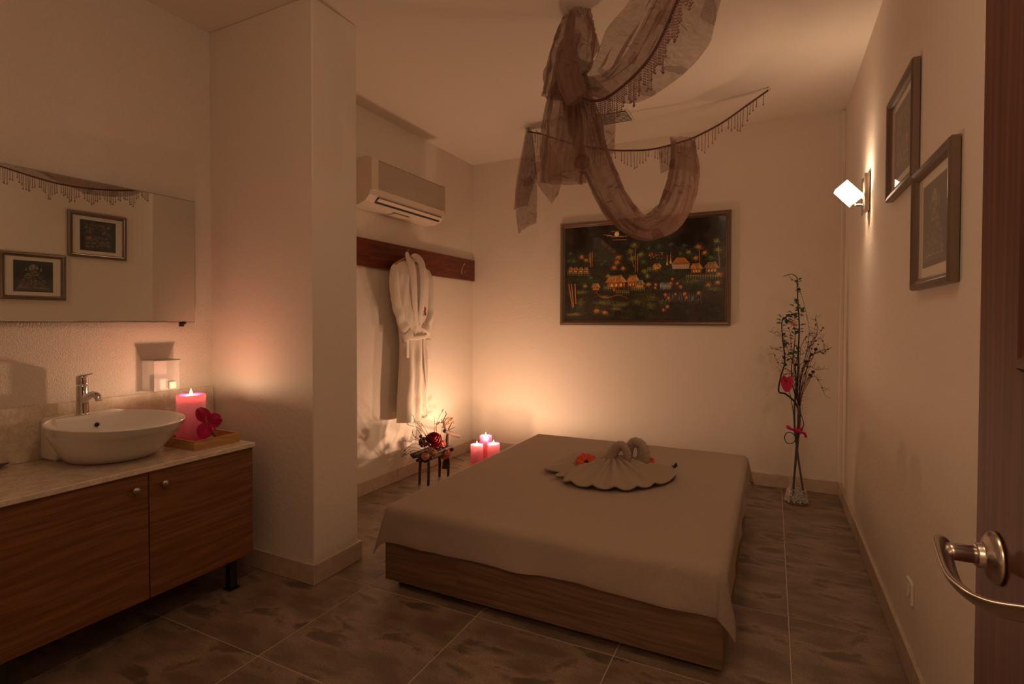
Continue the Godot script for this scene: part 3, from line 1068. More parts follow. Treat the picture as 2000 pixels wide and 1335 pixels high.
# ---------------------------------------------------------------- painted pictures: brush marks on an image
class Brush:
	var im: Image
	var rng := RandomNumberGenerator.new()

	func dot(x: int, y: int, c: Color, a: float) -> void:
		if x < 0 or y < 0 or x >= im.get_width() or y >= im.get_height() or a <= 0.0:
			return
		im.set_pixel(x, y, im.get_pixel(x, y).lerp(c, minf(a, 1.0)))

	func blob(p: Vector2, rx: float, ry: float, c: Color, a: float, hard := 1.0) -> void:
		for y in range(int(p.y - ry), int(p.y + ry) + 1):
			for x in range(int(p.x - rx), int(p.x + rx) + 1):
				var d := Vector2((x - p.x) / rx, (y - p.y) / ry).length()
				if d < 1.0:
					dot(x, y, c, a * minf(1.0, (1.0 - d) * hard))

	func line(p: Vector2, q: Vector2, w: float, c: Color, a: float) -> void:
		var n := int(maxf(2.0, (q - p).length() * 1.2))
		for k in n + 1:
			var o := p.lerp(q, float(k) / n)
			if w <= 1.2:
				dot(int(o.x), int(o.y), c, a)
			else:
				blob(o, w, w, c, a * 0.6, 2.0)

	func poly(pts: Array, c: Color, a: float) -> void:
		var pp := PackedVector2Array(pts)
		var lo: Vector2 = pts[0]
		var hi: Vector2 = pts[0]
		for p: Vector2 in pts:
			lo = lo.min(p)
			hi = hi.max(p)
		for y in range(int(lo.y), int(hi.y) + 1):
			for x in range(int(lo.x), int(hi.x) + 1):
				if Geometry2D.is_point_in_polygon(Vector2(x + 0.5, y + 0.5), pp):
					dot(x, y, c, a)

	func tuft(p: Vector2, r: float, c: Color, n: int, a := 0.7) -> void:
		for k in n:
			var g := rng.randf() * TAU
			var l := r * rng.randf_range(0.3, 1.0)
			var s := p + Vector2(rng.randfn(0.0, 0.34), rng.randfn(0.0, 0.26)) * r
			line(s, s + Vector2(cos(g), sin(g) * 0.7) * l * 0.45, 1.0, c * rng.randf_range(0.45, 1.2), a)

	func grass(p: Vector2, w: float, h: float, c: Color, n: int) -> void:
		for k in n:
			var s := p + Vector2(rng.randfn(0.0, w * 0.55), rng.randfn(0.0, h * 0.8))
			line(s, s + Vector2(rng.randf_range(-3, 3), -rng.randf_range(3, 8)), 1.0, c * rng.randf_range(0.5, 1.2), 0.6)

func cp(x: float, y: float) -> Vector2:      # sketch coordinates of the village scene on its canvas
	var u := (x - 145.0) / 1560.0
	var top := 325.0 - 140.0 * u
	return Vector2(u * 1100.0, (y - top) / (1212.0 - top) * 650.0)

func village_image() -> Image:
	var b := Brush.new()
	b.rng.seed = 21
	b.im = Image.create(1100, 650, false, Image.FORMAT_RGB8)
	b.im.fill(rgb(14, 12, 10))
	var n := noise(81, 1.0, 4)
	for y in 650:
		for x in 1100:
			var k := 0.5 + n.get_noise_2d(x * 0.006, y * 0.008) * 0.9
			b.im.set_pixel(x, y, mixed(rgb(20, 17, 14), rgb(40, 34, 28), k))
	var gold := rgb(206, 140, 66)
	var amber := rgb(168, 92, 34)
	var green := rgb(52, 82, 36)
	var lime := rgb(128, 132, 66)
	var teal := rgb(42, 66, 58)
	# mountain, moon and clouds
	b.poly([cp(430, 560), cp(470, 420), cp(500, 400), cp(545, 430), cp(600, 490), cp(720, 560), cp(700, 640), cp(430, 640)], rgb(44, 50, 46), 0.7)
	for k in 30:
		var a := cp(540 + k * 5.5, 425 + k * 4.0)
		b.line(a, a + Vector2(-8 - k * 0.2, 18 + b.rng.randf() * 14), 1.0, rgb(170, 110, 60) * b.rng.randf_range(0.4, 1.1), 0.6)
	b.blob(cp(470, 420), 34, 16, rgb(48, 58, 54), 0.6)
	b.blob(cp(760, 470), 60, 26, rgb(38, 48, 48), 0.5)
	b.blob(cp(694, 372), 18, 17, rgb(214, 160, 104), 1.0, 6.0)
	for s in [[590, 388, 800, 390], [640, 400, 760, 396], [560, 380, 640, 384], [650, 428, 790, 424], [640, 345, 720, 343]]:
		for k in 4:
			b.line(cp(s[0], s[1] + k), cp(s[2], s[3] + k), 1.0, rgb(200, 112, 60), 0.55)
	# sloping ground and undergrowth in soft masses, then a mist of fine leaf strokes
	for k in 420:
		var p := cp(b.rng.randf_range(150, 1700), b.rng.randf_range(560, 1190))
		var cc := mixed(rgb(44, 50, 24), rgb(88, 62, 28), b.rng.randf())
		if p.x > 700 and p.y > 430:
			cc = mixed(rgb(40, 40, 34), rgb(66, 60, 48), b.rng.randf())
		b.blob(p, b.rng.randf_range(24, 80), b.rng.randf_range(8, 24), cc * b.rng.randf_range(0.5, 1.0), 0.22)
	for k in 9500:
		var sx := b.rng.randf_range(150, 1700)
		var sy := b.rng.randf_range(430, 1180)
		if n.get_noise_2d(sx * 0.012, sy * 0.016) < -0.06 or (sx > 1180 and sy > 900) or sy < 640 - 0.16 * sx + 60.0 * sin(sx * 0.02):
			continue
		var s := cp(sx, sy)
		var cc := mixed(rgb(54, 74, 34), rgb(150, 122, 52), b.rng.randf() * b.rng.randf())
		b.line(s, s + Vector2(b.rng.randf_range(-5, 5), b.rng.randf_range(-5, 2)), 1.0, cc * b.rng.randf_range(0.5, 1.1), 0.6)
	# dark woods
	for k in 240:
		var p := cp(b.rng.randf_range(150, 1700), b.rng.randf_range(520, 900))
		b.blob(p, b.rng.randf_range(14, 40), b.rng.randf_range(8, 20), mixed(green, teal, b.rng.randf()) * b.rng.randf_range(0.3, 0.7), 0.35)
	# tall trees with trunks
	for s in [[880, 740, 880, 500], [900, 740, 905, 560], [865, 690, 840, 560], [425, 690, 425, 545], [440, 690, 442, 550], [415, 650, 408, 560], [1655, 690, 1640, 480], [1480, 640, 1475, 520]]:
		b.line(cp(s[0], s[1]), cp(s[2], s[3]), 1.6, rgb(176, 120, 66), 0.9)
	for s in [[870, 480, 36, 1], [830, 540, 34, 1], [935, 570, 30, 1], [850, 610, 34, 1], [960, 640, 30, 0], [1110, 490, 36, 3], [1010, 510, 26, 3], [1220, 470, 22, 3], [1340, 480, 28, 3], [1310, 560, 24, 0], [1380, 545, 26, 1], [1630, 440, 34, 1], [1640, 520, 34, 1], [1470, 495, 30, 2], [1525, 550, 24, 2], [1450, 600, 24, 2], [1580, 600, 30, 0], [715, 600, 28, 2], [695, 650, 28, 2], [760, 705, 26, 2], [670, 700, 24, 2], [335, 600, 22, 2], [380, 630, 20, 2], [250, 640, 26, 0], [195, 640, 22, 3], [210, 570, 20, 3], [545, 670, 20, 3], [580, 640, 20, 3], [970, 735, 26, 1], [1000, 780, 26, 1], [610, 780, 20, 1], [430, 800, 22, 0], [370, 880, 24, 1], [1010, 860, 26, 2], [1650, 760, 26, 2], [1560, 860, 26, 2], [1640, 840, 24, 2], [1720, 700, 20, 0], [490, 1120, 30, 2], [580, 1135, 26, 2]]:
		var cc: Color = [green * 1.3, lime, gold * 0.9, teal * 1.4][s[3]]
		var p := cp(s[0], s[1])
		b.blob(p, s[2] * 1.1, s[2] * 0.8, cc * 0.34, 0.5)
		b.tuft(p, s[2] * 1.3, cc * 0.7, 150, 0.5)
		b.tuft(p + Vector2(-2, -3), s[2] * 0.8, cc * 1.0, 60, 0.6)
	# temple and spires
	b.poly([cp(1225, 665), cp(1275, 598), cp(1345, 600), cp(1390, 655)], amber * 0.6, 0.9)
	b.line(cp(1225, 665), cp(1275, 598), 1.4, gold, 1.0)
	b.line(cp(1345, 600), cp(1392, 655), 1.4, gold, 1.0)
	b.line(cp(1275, 598), cp(1345, 600), 1.4, gold, 1.0)
	for k in 6:
		b.line(cp(1245 + k * 4, 640 - k * 6), cp(1372 - k * 4, 640 - k * 6), 1.0, gold * 0.8, 0.7)
	b.poly([cp(1230, 665), cp(1390, 658), cp(1385, 705), cp(1235, 708)], rgb(120, 104, 84), 0.8)
	for k in 8:
		b.line(cp(1236 + k * 20, 665), cp(1236 + k * 20, 708), 1.0, rgb(214, 190, 150), 0.8)
	for s in [[1185, 670, 565], [1218, 655, 535]]:
		b.poly([cp(s[0] - 10, s[1]), cp(s[0] - 3, s[1] - 50), cp(s[0], s[2]), cp(s[0] + 3, s[1] - 50), cp(s[0] + 10, s[1])], gold * 0.85, 0.9)
	hut(b, cp(1090, 710), 74, 46, gold, amber)
	# rocks on the far slope
	for k in 26:
		var p := cp(b.rng.randf_range(1010, 1145), b.rng.randf_range(545, 605))
		b.blob(p, 7, 5, rgb(196, 118, 58) * b.rng.randf_range(0.5, 1.0), 0.8)
	# terraces of grass
	for s in [[1130, 640, 60, 10, 0], [1150, 740, 90, 14, 0], [1240, 760, 80, 8, 0], [330, 940, 60, 8, 1], [570, 985, 40, 6, 1], [560, 1040, 90, 10, 1], [720, 1060, 80, 10, 1], [690, 1100, 50, 8, 1], [900, 1030, 60, 14, 1], [1040, 990, 40, 18, 1], [1140, 1030, 30, 16, 1], [1030, 1070, 50, 14, 1], [930, 970, 60, 8, 0], [1430, 830, 90, 12, 1], [1420, 860, 100, 8, 0], [1600, 905, 60, 8, 1], [300, 820, 80, 10, 0], [420, 830, 80, 12, 0], [500, 750, 40, 8, 0], [260, 1110, 50, 14, 3], [320, 1040, 40, 18, 1], [250, 1155, 70, 6, 1], [820, 1140, 40, 18, 0], [980, 1140, 50, 18, 0]]:
		var cc: Color = [green, lime, gold, teal * 1.3][s[4]]
		b.blob(cp(s[0], s[1]), s[2] * 1.0, s[3] * 1.8, cc * 0.36, 0.5)
		b.grass(cp(s[0], s[1]), s[2] * 0.85, s[3] * 1.1, cc * 0.72, int(s[2]) * 5)
	# huts
	hut(b, cp(480, 920), 84, 60, rgb(176, 104, 48), rgb(110, 60, 26))
	hut(b, cp(690, 890), 190, 100, rgb(198, 122, 52), rgb(126, 70, 30))
	hut(b, cp(860, 880), 110, 92, rgb(214, 128, 50), rgb(140, 78, 30))
	hut(b, cp(925, 890), 84, 60, rgb(120, 116, 104), rgb(150, 84, 36))
	hut(b, cp(1450, 745), 100, 74, rgb(200, 124, 56), rgb(120, 68, 30))
	hut(b, cp(1585, 740), 110, 80, rgb(150, 104, 60), rgb(112, 70, 36))
	for k in 4:
		hut(b, cp(210 + k * 55, 745), 48, 40, rgb(150, 78, 42), rgb(100, 54, 28))
	# fences and jetties
	for s in [[565, 885, 680, 5], [690, 925, 820, 6], [850, 890, 970, 6], [180, 745, 410, 14], [1000, 700, 1090, 6], [1360, 770, 1640, 13]]:
		b.line(cp(s[0], s[1]), cp(s[2], s[1] - 4), 1.0, rgb(220, 160, 90), 0.9)
		b.line(cp(s[0], s[1] + 14), cp(s[2], s[1] + 10), 1.0, rgb(190, 130, 70), 0.8)
		for k in s[3] + 1:
			var fx := lerpf(s[0], s[2], float(k) / s[3])
			b.line(cp(fx, s[1] - 10), cp(fx, s[1] + 34), 1.0, rgb(210, 140, 74), 0.9)
	# winding path and figure
	for k in 60:
		var f := k / 60.0
		b.blob(cp(480 + 330 * f, 940 + 70 * f + 30 * sin(f * 6.0)), 16, 5, amber * 0.75, 0.25)
	b.blob(cp(668, 915), 5, 12, rgb(170, 50, 30), 0.9, 3.0)
	# waterfall and boulders
	for s in [[1115, 1220, 835, 905], [1170, 1500, 930, 1040]]:
		for k in 220:
			var fx := b.rng.randf_range(s[0], s[1])
			var y0 := b.rng.randf_range(s[2], s[3] - 30)
			b.line(cp(fx, y0), cp(fx + b.rng.randf_range(-4, 8), y0 + b.rng.randf_range(20, 50)), 1.0, mixed(rgb(70, 74, 84), rgb(150, 144, 140), b.rng.randf()), 0.45)
	for s in [[1080, 860, 16], [1075, 890, 12], [1235, 805, 14], [1220, 850, 18], [1280, 850, 14], [1310, 880, 16], [1170, 960, 18], [1200, 990, 16], [1265, 950, 12], [1350, 950, 18], [1365, 985, 14], [1475, 940, 18], [1190, 1075, 18], [1155, 1105, 14]]:
		var p := cp(s[0], s[1])
		b.blob(p, s[2], s[2] * 1.1, rgb(74, 48, 28), 0.9, 2.0)
		b.blob(p - Vector2(2, 3), s[2] * 0.8, s[2] * 0.55, rgb(160, 108, 62), 0.7)
		for k in 14:
			var q := p + Vector2(b.rng.randfn(0.0, 0.4), b.rng.randfn(0.0, 0.3)) * float(s[2])
			b.line(q, q + Vector2(1, b.rng.randf_range(4, 12)), 1.0, rgb(190, 130, 72) * b.rng.randf_range(0.4, 1.1), 0.5)
	for k in 60:
		var p := cp(b.rng.randf_range(1250, 1690), b.rng.randf_range(1030, 1140))
		b.line(p, p + Vector2(b.rng.randf_range(8, 34), 0), 1.0, rgb(96, 88, 78), 0.35)
	# big trunks at the edge
	for s in [[185, 860, 230, 1090], [215, 860, 240, 1080], [255, 860, 265, 1050]]:
		b.line(cp(s[0], s[1]), cp(s[2], s[3]), 6.0, rgb(70, 40, 20), 0.9)
		b.line(cp(s[0] + 6, s[1]), cp(s[2] + 5, s[3]), 1.6, rgb(200, 132, 72), 0.9)
	# brightness put into the colours to offset dim light, bright strokes most
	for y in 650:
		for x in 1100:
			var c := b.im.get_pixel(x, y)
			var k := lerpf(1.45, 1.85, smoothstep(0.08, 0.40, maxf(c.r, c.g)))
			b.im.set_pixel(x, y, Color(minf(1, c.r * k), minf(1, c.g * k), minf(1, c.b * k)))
	return b.im

func hut(b: Brush, p: Vector2, w: float, h: float, light: Color, dark: Color) -> void:
	w *= 0.78
	h *= 0.80
	light = light.lerp(rgb(150, 118, 78), 0.45) * 0.86
	dark = dark.lerp(rgb(96, 70, 44), 0.4)
	b.blob(p + Vector2(0, h * 0.1), w * 0.8, h * 0.35, dark * 0.6, 0.6)
	b.poly([p + Vector2(-w * 0.42, 0), p + Vector2(w * 0.42, 0), p + Vector2(w * 0.42, -h * 0.5), p + Vector2(-w * 0.42, -h * 0.5)], dark * 0.62, 0.9)
	for k in int(w * 0.9):
		var x := b.rng.randf_range(-0.42, 0.42) * w
		b.line(p + Vector2(x, -h * b.rng.randf_range(0.0, 0.2)), p + Vector2(x, -h * b.rng.randf_range(0.3, 0.48)), 1.0, dark * b.rng.randf_range(0.5, 1.7), 0.5)
	b.poly([p + Vector2(-w * 0.56, -h * 0.42), p + Vector2(w * 0.3, -h * 0.42), p + Vector2(w * 0.24, -h), p + Vector2(-w * 0.3, -h)], light * 0.5, 0.95)
	b.poly([p + Vector2(w * 0.3, -h * 0.42), p + Vector2(w * 0.55, -h * 0.42), p + Vector2(w * 0.24, -h)], light * 0.85, 0.9)
	for k in int(w * 2.0):
		var f := b.rng.randf()
		var s0 := b.rng.randf_range(0.0, 0.6)
		var a0 := p + Vector2(lerpf(-0.3, 0.24, f) * w, -h)
		var a1 := p + Vector2(lerpf(-0.56, 0.3, f) * w, -h * 0.42)
		b.line(a0.lerp(a1, s0), a0.lerp(a1, minf(1.0, s0 + 0.4)), 1.0, light * b.rng.randf_range(0.3, 1.35), 0.45)
	b.blob(p + Vector2(-w * 0.1, -h * 0.5), w * 0.4, h * 0.16, light * 1.15, 0.35)
	b.line(p + Vector2(w * 0.55, -h * 0.40), p + Vector2(w * 0.22, -h * 1.08), 1.0, rgb(226, 186, 118), 0.9)
	b.line(p + Vector2(w * 0.3, -h * 0.42), p + Vector2(w * 0.22, -h * 1.08), 1.0, rgb(200, 156, 92), 0.8)
	b.line(p + Vector2(-w * 0.3, -h), p + Vector2(w * 0.24, -h), 1.0, rgb(214, 166, 98), 0.6)
	for k in 3:
		var x := (-0.25 + 0.22 * k) * w
		b.poly([p + Vector2(x, -h * 0.08), p + Vector2(x + w * 0.09, -h * 0.08), p + Vector2(x + w * 0.09, -h * 0.3), p + Vector2(x, -h * 0.3)], rgb(226, 158, 78), 0.6)
	for k in 4:
		var x := (-0.38 + 0.25 * k) * w
		b.line(p + Vector2(x, 0), p + Vector2(x, h * 0.22), 1.0, dark * 1.3, 0.8)

func ornament_image(kind: int) -> Image:        # pale ornamental group on black, a square print
	var b := Brush.new()
	b.rng.seed = 100 + kind
	b.im = Image.create(256, 256, false, Image.FORMAT_RGB8)
	b.im.fill(rgb(9, 8, 7))
	var pale := rgb(206, 188, 164)
	var rust := rgb(168, 74, 52)
	for k in 190:
		var y := b.rng.randf_range(34, 226)
		var half := (y - 10) * 0.47 if kind == 0 else 88.0
		var p := Vector2(128 + b.rng.randf_range(-half, half), y)
		if kind == 1 and Vector2(p.x - 128, p.y - 96).length() < 34.0:
			continue
		var r := b.rng.randf_range(5, 13)
		var cc := pale * b.rng.randf_range(0.35, 1.0)
		if b.rng.randf() < 0.1:
			cc = rust
		b.blob(p, r, r * b.rng.randf_range(0.5, 1.0), cc, 0.75, 1.6)
		b.blob(p + Vector2(2, 3), r * 0.6, r * 0.5, rgb(30, 24, 20), 0.7, 2.0)
		b.line(p + Vector2(-r, 0), p + Vector2(b.rng.randf_range(-r, r), -r), 1.0, pale, 0.8)
	if kind == 0:
		b.poly([Vector2(24, 222), Vector2(232, 222), Vector2(238, 240), Vector2(18, 240)], rgb(84, 74, 62), 0.9)
		b.line(Vector2(24, 222), Vector2(232, 222), 1.4, pale, 0.8)
		for s in [[128, 20, 9], [104, 32, 7], [152, 32, 7], [80, 48, 7], [176, 48, 7]]:
			b.poly([Vector2(s[0] - s[2], s[1] + 34), Vector2(s[0], s[1]), Vector2(s[0] + s[2], s[1] + 34)], pale * 0.8, 0.85)
		b.blob(Vector2(50, 190), 24, 16, rust, 0.8)
	else:
		b.blob(Vector2(60, 150), 30, 24, rust, 0.85, 2.0)
		for k in 40:
			b.line(Vector2(b.rng.randf_range(10, 240), b.rng.randf_range(222, 246)), Vector2(b.rng.randf_range(10, 240), b.rng.randf_range(222, 246)), 1.0, pale * 0.7, 0.25)
	return b.im

# ---------------------------------------------------------------- pictures on the walls
func pictures() -> void:
	# village painting on the far wall
	var z := ZB + 0.004
	var x0 := -1.735
	var x1 := -0.300
	var y0 := 1.236
	var y1 := 2.150
	var t := thing("village_painting", "wide dark landscape painting of a lamplit thatched village and waterfall in a bronze frame", "painting", Vector3((x0 + x1) / 2, y0, z))
	var b := MB.new()
	b.ring([Vector3(x0, y0, z), Vector3(x1, y0, z), Vector3(x1, y1, z), Vector3(x0, y1, z)], [Vector2(0, 0), Vector2(0, 0.020), Vector2(0.006, 0.026), Vector2(0.012, 0.024), Vector2(0.016, 0.028), Vector2(0.026, 0.026), Vector2(0.032, 0.016), Vector2(0.036, 0.018), Vector2(0.042, 0.010), Vector2(0.042, 0.0)], Vector3.BACK)
	obj("frame", b, M.bronze, t)
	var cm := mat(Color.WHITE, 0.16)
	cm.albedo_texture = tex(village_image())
	cm.clearcoat_enabled = true
	cm.clearcoat = 0.5
	cm.clearcoat_roughness = 0.05
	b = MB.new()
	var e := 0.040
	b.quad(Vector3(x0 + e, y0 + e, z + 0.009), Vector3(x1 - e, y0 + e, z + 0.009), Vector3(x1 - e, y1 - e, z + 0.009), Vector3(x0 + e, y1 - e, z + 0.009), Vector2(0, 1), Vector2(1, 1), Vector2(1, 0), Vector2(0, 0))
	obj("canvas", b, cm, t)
	obj("backing", boxmb(Vector3(x0 + 0.03, y0 + 0.03, z), Vector3(x1 - 0.03, y1 - 0.03, z + 0.008)), M.dark, t)
	# two framed prints on the sconce wall, stepped
	print_frame(0, "black print of a pale pyramid-shaped ornament in a bronze frame, hung lower", -1.835, -2.283, 1.377, 1.780)
	print_frame(1, "black print of pale curling ornament in a bronze frame, hung higher beside the sconce", -2.300, -2.765, 1.780, 2.198)

func print_frame(kind: int, label: String, za: float, zb: float, y0: float, y1: float) -> void:
	var x := XR - 0.003
	var t := thing("framed_print", label, "picture", Vector3(x, y0, (za + zb) / 2))
	var b := MB.new()
	b.ring([Vector3(x, y0, za), Vector3(x, y0, zb), Vector3(x, y1, zb), Vector3(x, y1, za)], [Vector2(0, 0), Vector2(0, 0.020), Vector2(0.005, 0.026), Vector2(0.018, 0.024), Vector2(0.024, 0.017), Vector2(0.030, 0.019), Vector2(0.036, 0.010), Vector2(0.036, 0.0)], Vector3.LEFT)
	obj("frame", b, M.bronze, t)
	b = MB.new()
	var e := 0.034
	var mx := x - 0.007
	b.box(Vector3(mx, y0 + e, zb + e), Vector3(x, y1 - e, za - e))
	obj("mount", b, M.wall_card, t)
	var m := mat(Color.WHITE, 0.5)
	m.albedo_texture = tex(ornament_image(kind))
	b = MB.new()
	var i := 0.090
	var j := 0.068
	b.quad(Vector3(mx - 0.0006, y0 + j, za - i), Vector3(mx - 0.0006, y0 + j, zb + i), Vector3(mx - 0.0006, y1 - j, zb + i), Vector3(mx - 0.0006, y1 - j, za - i), Vector2(0, 1), Vector2(1, 1), Vector2(1, 0), Vector2(0, 0))
	obj("print", b, m, t)
	b = MB.new()
	b.quad(Vector3(mx - 0.0022, y0 + e, za - e), Vector3(mx - 0.0022, y0 + e, zb + e), Vector3(mx - 0.0022, y1 - e, zb + e), Vector3(mx - 0.0022, y1 - e, za - e))
	obj("glazing", b, M.glass, t)

# ---------------------------------------------------------------- alcove: rail, robe, air conditioner, candles
func alcove() -> void:
	var xr := XL + 0.028
	var rail := thing("coat_rail", "long dark mahogany coat rail board fixed along the alcove wall", "coat rail", Vector3(XL, 1.66, -3.4))
	obj("board", boxmb(Vector3(XL + 0.001, 1.662, ZB + 0.006), Vector3(xr, 1.866, PZ2 - 0.01), 0.002), M.mahogany, rail)
	for hz in [-3.394, -4.262]:
		var hook := MB.new()
		hook.tube(smooth([Vector3(xr + 0.004, 1.725, hz), Vector3(xr + 0.010, 1.728, hz), Vector3(xr + 0.034, 1.724, hz), Vector3(xr + 0.040, 1.738, hz)], 5), [0.0032], 8)
		hook.tube(smooth([Vector3(xr + 0.004, 1.725, hz), Vector3(xr + 0.008, 1.76, hz), Vector3(xr + 0.022, 1.795, hz), Vector3(xr + 0.040, 1.812, hz)], 5), [0.0036], 8)
		hook.box(Vector3(xr, 1.715, hz - 0.008), Vector3(xr + 0.005, 1.775, hz + 0.008), 0.001)
		obj("hook", hook, M.satin, rail)
	robe(xr)
	air_conditioner()
	candle("floor_candle", "red pillar candle burning on the tiles, the shortest of the three by the bed corner", Vector3(-2.110, 0, -3.640), 0.050, 0.285, E_FLOOR_CANDLE, "candles on the floor behind the bed", 5)
	candle("floor_candle", "red pillar candle burning on the tiles at the rear of the group of three", Vector3(-2.138, 0, -3.835), 0.050, 0.315, E_FLOOR_CANDLE, "candles on the floor behind the bed", 6)
	candle("floor_candle", "red pillar candle burning on the tiles against the bed cover", Vector3(-2.008, 0, -3.730), 0.050, 0.285, E_FLOOR_CANDLE, "candles on the floor behind the bed", 7)

func robe(xr: float) -> void:
	var zc := -3.43
	# hanger
	var hx := XL + 0.075
	var hg := thing("clothes_hanger", "light wooden clothes hanger holding the robe on the rail hook", "hanger", Vector3(hx, 1.73, zc))
	obj("hook_wire", tubemb(smooth([Vector3(hx - 0.005, 1.760, zc), Vector3(hx - 0.005, 1.800, zc), Vector3(hx - 0.006, 1.812, zc + 0.012), Vector3(hx - 0.008, 1.832, zc + 0.012), Vector3(hx - 0.012, 1.838, zc), Vector3(hx - 0.018, 1.826, zc - 0.012)], 5), [0.0016], 6), M.satin, hg)
	obj("shoulder_bar", tubemb(smooth([Vector3(hx, 1.690, zc + 0.20), Vector3(hx, 1.740, zc + 0.09), Vector3(hx, 1.772, zc + 0.01), Vector3(hx, 1.772, zc - 0.01), Vector3(hx, 1.740, zc - 0.09), Vector3(hx, 1.690, zc - 0.20)], 5), [0.010, 0.012, 0.014, 0.014, 0.014, 0.014, 0.014, 0.014], 10), M.tray, hg)
	var t := thing("bathrobe", "white towelling bathrobe with red and black emblem hanging from the rail", "bathrobe", Vector3(XL + 0.06, 0.49, zc))
	# body: outline of z edges and depth at each height
	var ys := [0.485, 0.60, 0.80, 0.98, 1.12, 1.20, 1.34, 1.50, 1.62, 1.68, 1.715, 1.738]
	var za := [-3.268, -3.272, -3.285, -3.300, -3.296, -3.285, -3.262, -3.236, -3.215, -3.225, -3.270, -3.345]     # side towards the pillar
	var zb := [-3.606, -3.620, -3.640, -3.650, -3.640, -3.632, -3.636, -3.648, -3.655, -3.640, -3.590, -3.510]
	var dp := [0.075, 0.075, 0.072, 0.068, 0.060, 0.058, 0.066, 0.074, 0.074, 0.064, 0.048, 0.030]
	var n := noise(91, 1.0, 2)
	var f := func(u: float, v: float) -> Vector3:
		var k := v * (ys.size() - 1)
		var y: float = at_t(ys, v)
		var a: float = at_t(za, v)
		var b: float = at_t(zb, v)
		var d: float = at_t(dp, v)
		var th := u * TAU
		var zm := (a + b) / 2
		var w := absf(a - b) / 2
		var s := sin(th)
		var c := cos(th)
		var z := zm + w * c * (1.0 + 0.02 * n.get_noise_2d(y * 6.0, c * 2.0))
		var fold := 0.0
		if y < 1.14:
			fold = (0.012 * sin(z * 62.0 + y * 2.0) + 0.010 * n.get_noise_2d(z * 22.0, y * 1.5)) * smoothstep(1.16, 0.95, y)
		else:
			fold = 0.008 * n.get_noise_2d(z * 16.0, y * 3.0)
		var x := XL + 0.070 + d * s + (fold if s > 0.0 else 0.0)
		# the V of the neck opening sinks between the lapels
		var half := clampf((y - 1.215) / 0.50, 0.0, 1.0) * 0.062
		if s > 0.0 and y > 1.215 and absf(z - (zc - 0.004)) < half:
			x -= 0.055 * smoothstep(half, half * 0.55, absf(z - (zc - 0.004)))
		return Vector3(maxf(x, XL + 0.006), y, z)
	var body := MB.new()
	body.grid(56, 70, f, true, false)
	obj("body", body, M.robe, t)
	# shawl lapels
	for s in [1.0, -1.0]:
		var x := XL + 0.128
		var pts := smooth([Vector3(XL + 0.05, 1.752, zc + s * 0.02), Vector3(XL + 0.075, 1.768, zc + s * 0.052), Vector3(x - 0.016, 1.738, zc + s * 0.070), Vector3(x + 0.004, 1.66, zc + s * 0.066), Vector3(x + 0.012, 1.54, zc + s * 0.058), Vector3(x + 0.008, 1.40, zc + s * 0.044 - 0.004), Vector3(x, 1.28, zc + s * 0.022 - 0.008), Vector3(x - 0.006, 1.20, zc + s * 0.004 - 0.010)], 5)
		obj("lapel", tubemb(pts, [0.020, 0.024, 0.028, 0.031, 0.033, 0.035, 0.036, 0.037, 0.038, 0.038, 0.038, 0.038, 0.038, 0.037, 0.037, 0.036, 0.036, 0.035, 0.034, 0.033, 0.032, 0.031, 0.030, 0.029, 0.028, 0.027, 0.026, 0.025, 0.024, 0.022, 0.020, 0.018, 0.015, 0.012, 0.008].map(func(q): return q * 1.22), 14, 0.30, Vector3.RIGHT), M.robe, t)
	# loop label at the nape
	obj("hanging_loop", tubemb(smooth([Vector3(XL + 0.075, 1.700, zc + 0.020), Vector3(XL + 0.082, 1.665, zc + 0.012), Vector3(XL + 0.084, 1.655, zc - 0.004), Vector3(XL + 0.080, 1.685, zc - 0.018)], 4), [0.005], 8), M.robe, t)
	# sleeves with turned cuffs
	for s in [[[-3.235, 1.690, 0.070], [-3.205, 1.62, 0.085], [-3.197, 1.50, 0.095], [-3.222, 1.36, 0.105], [-3.262, 1.25, 0.115], [-3.312, 1.165, 0.122]], [[-3.625, 1.690, 0.070], [-3.645, 1.62, 0.085], [-3.650, 1.50, 0.098], [-3.637, 1.37, 0.108], [-3.605, 1.27, 0.116], [-3.560, 1.205, 0.120]]]:
		var pts := []
		for q in s:
			pts.append(Vector3(XL + q[2], q[1], q[0]))
		pts = smooth(pts, 5)
		var sl := MB.new()
		sl.tube(pts, [0.020, 0.030, 0.037, 0.042, 0.045, 0.047, 0.049, 0.050, 0.051, 0.051, 0.051, 0.050, 0.050, 0.049, 0.049, 0.048, 0.048, 0.047, 0.047, 0.046, 0.046, 0.045, 0.045, 0.044, 0.044, 0.043], 16, 0.52, Vector3.RIGHT)
		for k in sl.v.size():
			var p := sl.v[k]
			sl.v[k] = p + Vector3(0.006 * sin(p.y * 46.0 + p.z * 30.0) * smoothstep(1.5, 1.2, p.y), 0, 0.004 * n.get_noise_2d(p.y * 14.0, p.x * 20.0))
		var so := obj("sleeve", sl, M.robe, t)
		var e: Vector3 = pts[-1]
		var d: Vector3 = (pts[-1] - pts[-4]).normalized()
		var cuff := MB.new()
		cuff.tube([e - d * 0.030, e - d * 0.026, e + d * 0.012, e + d * 0.030, e + d * 0.034], [0.047, 0.055, 0.057, 0.056, 0.048], 18, 0.52, Vector3.RIGHT)
		obj("cuff", cuff, M.robe, so)
	# tied belt, its hanging end, patch pocket and front edge
	obj("belt", tubemb(smooth([Vector3(XL + 0.105, 1.145, -3.300), Vector3(XL + 0.128, 1.140, -3.38), Vector3(XL + 0.132, 1.142, -3.47), Vector3(XL + 0.126, 1.146, -3.56), Vector3(XL + 0.098, 1.15, -3.63)], 5), [0.018], 10, 0.35, Vector3.RIGHT), M.robe, t)
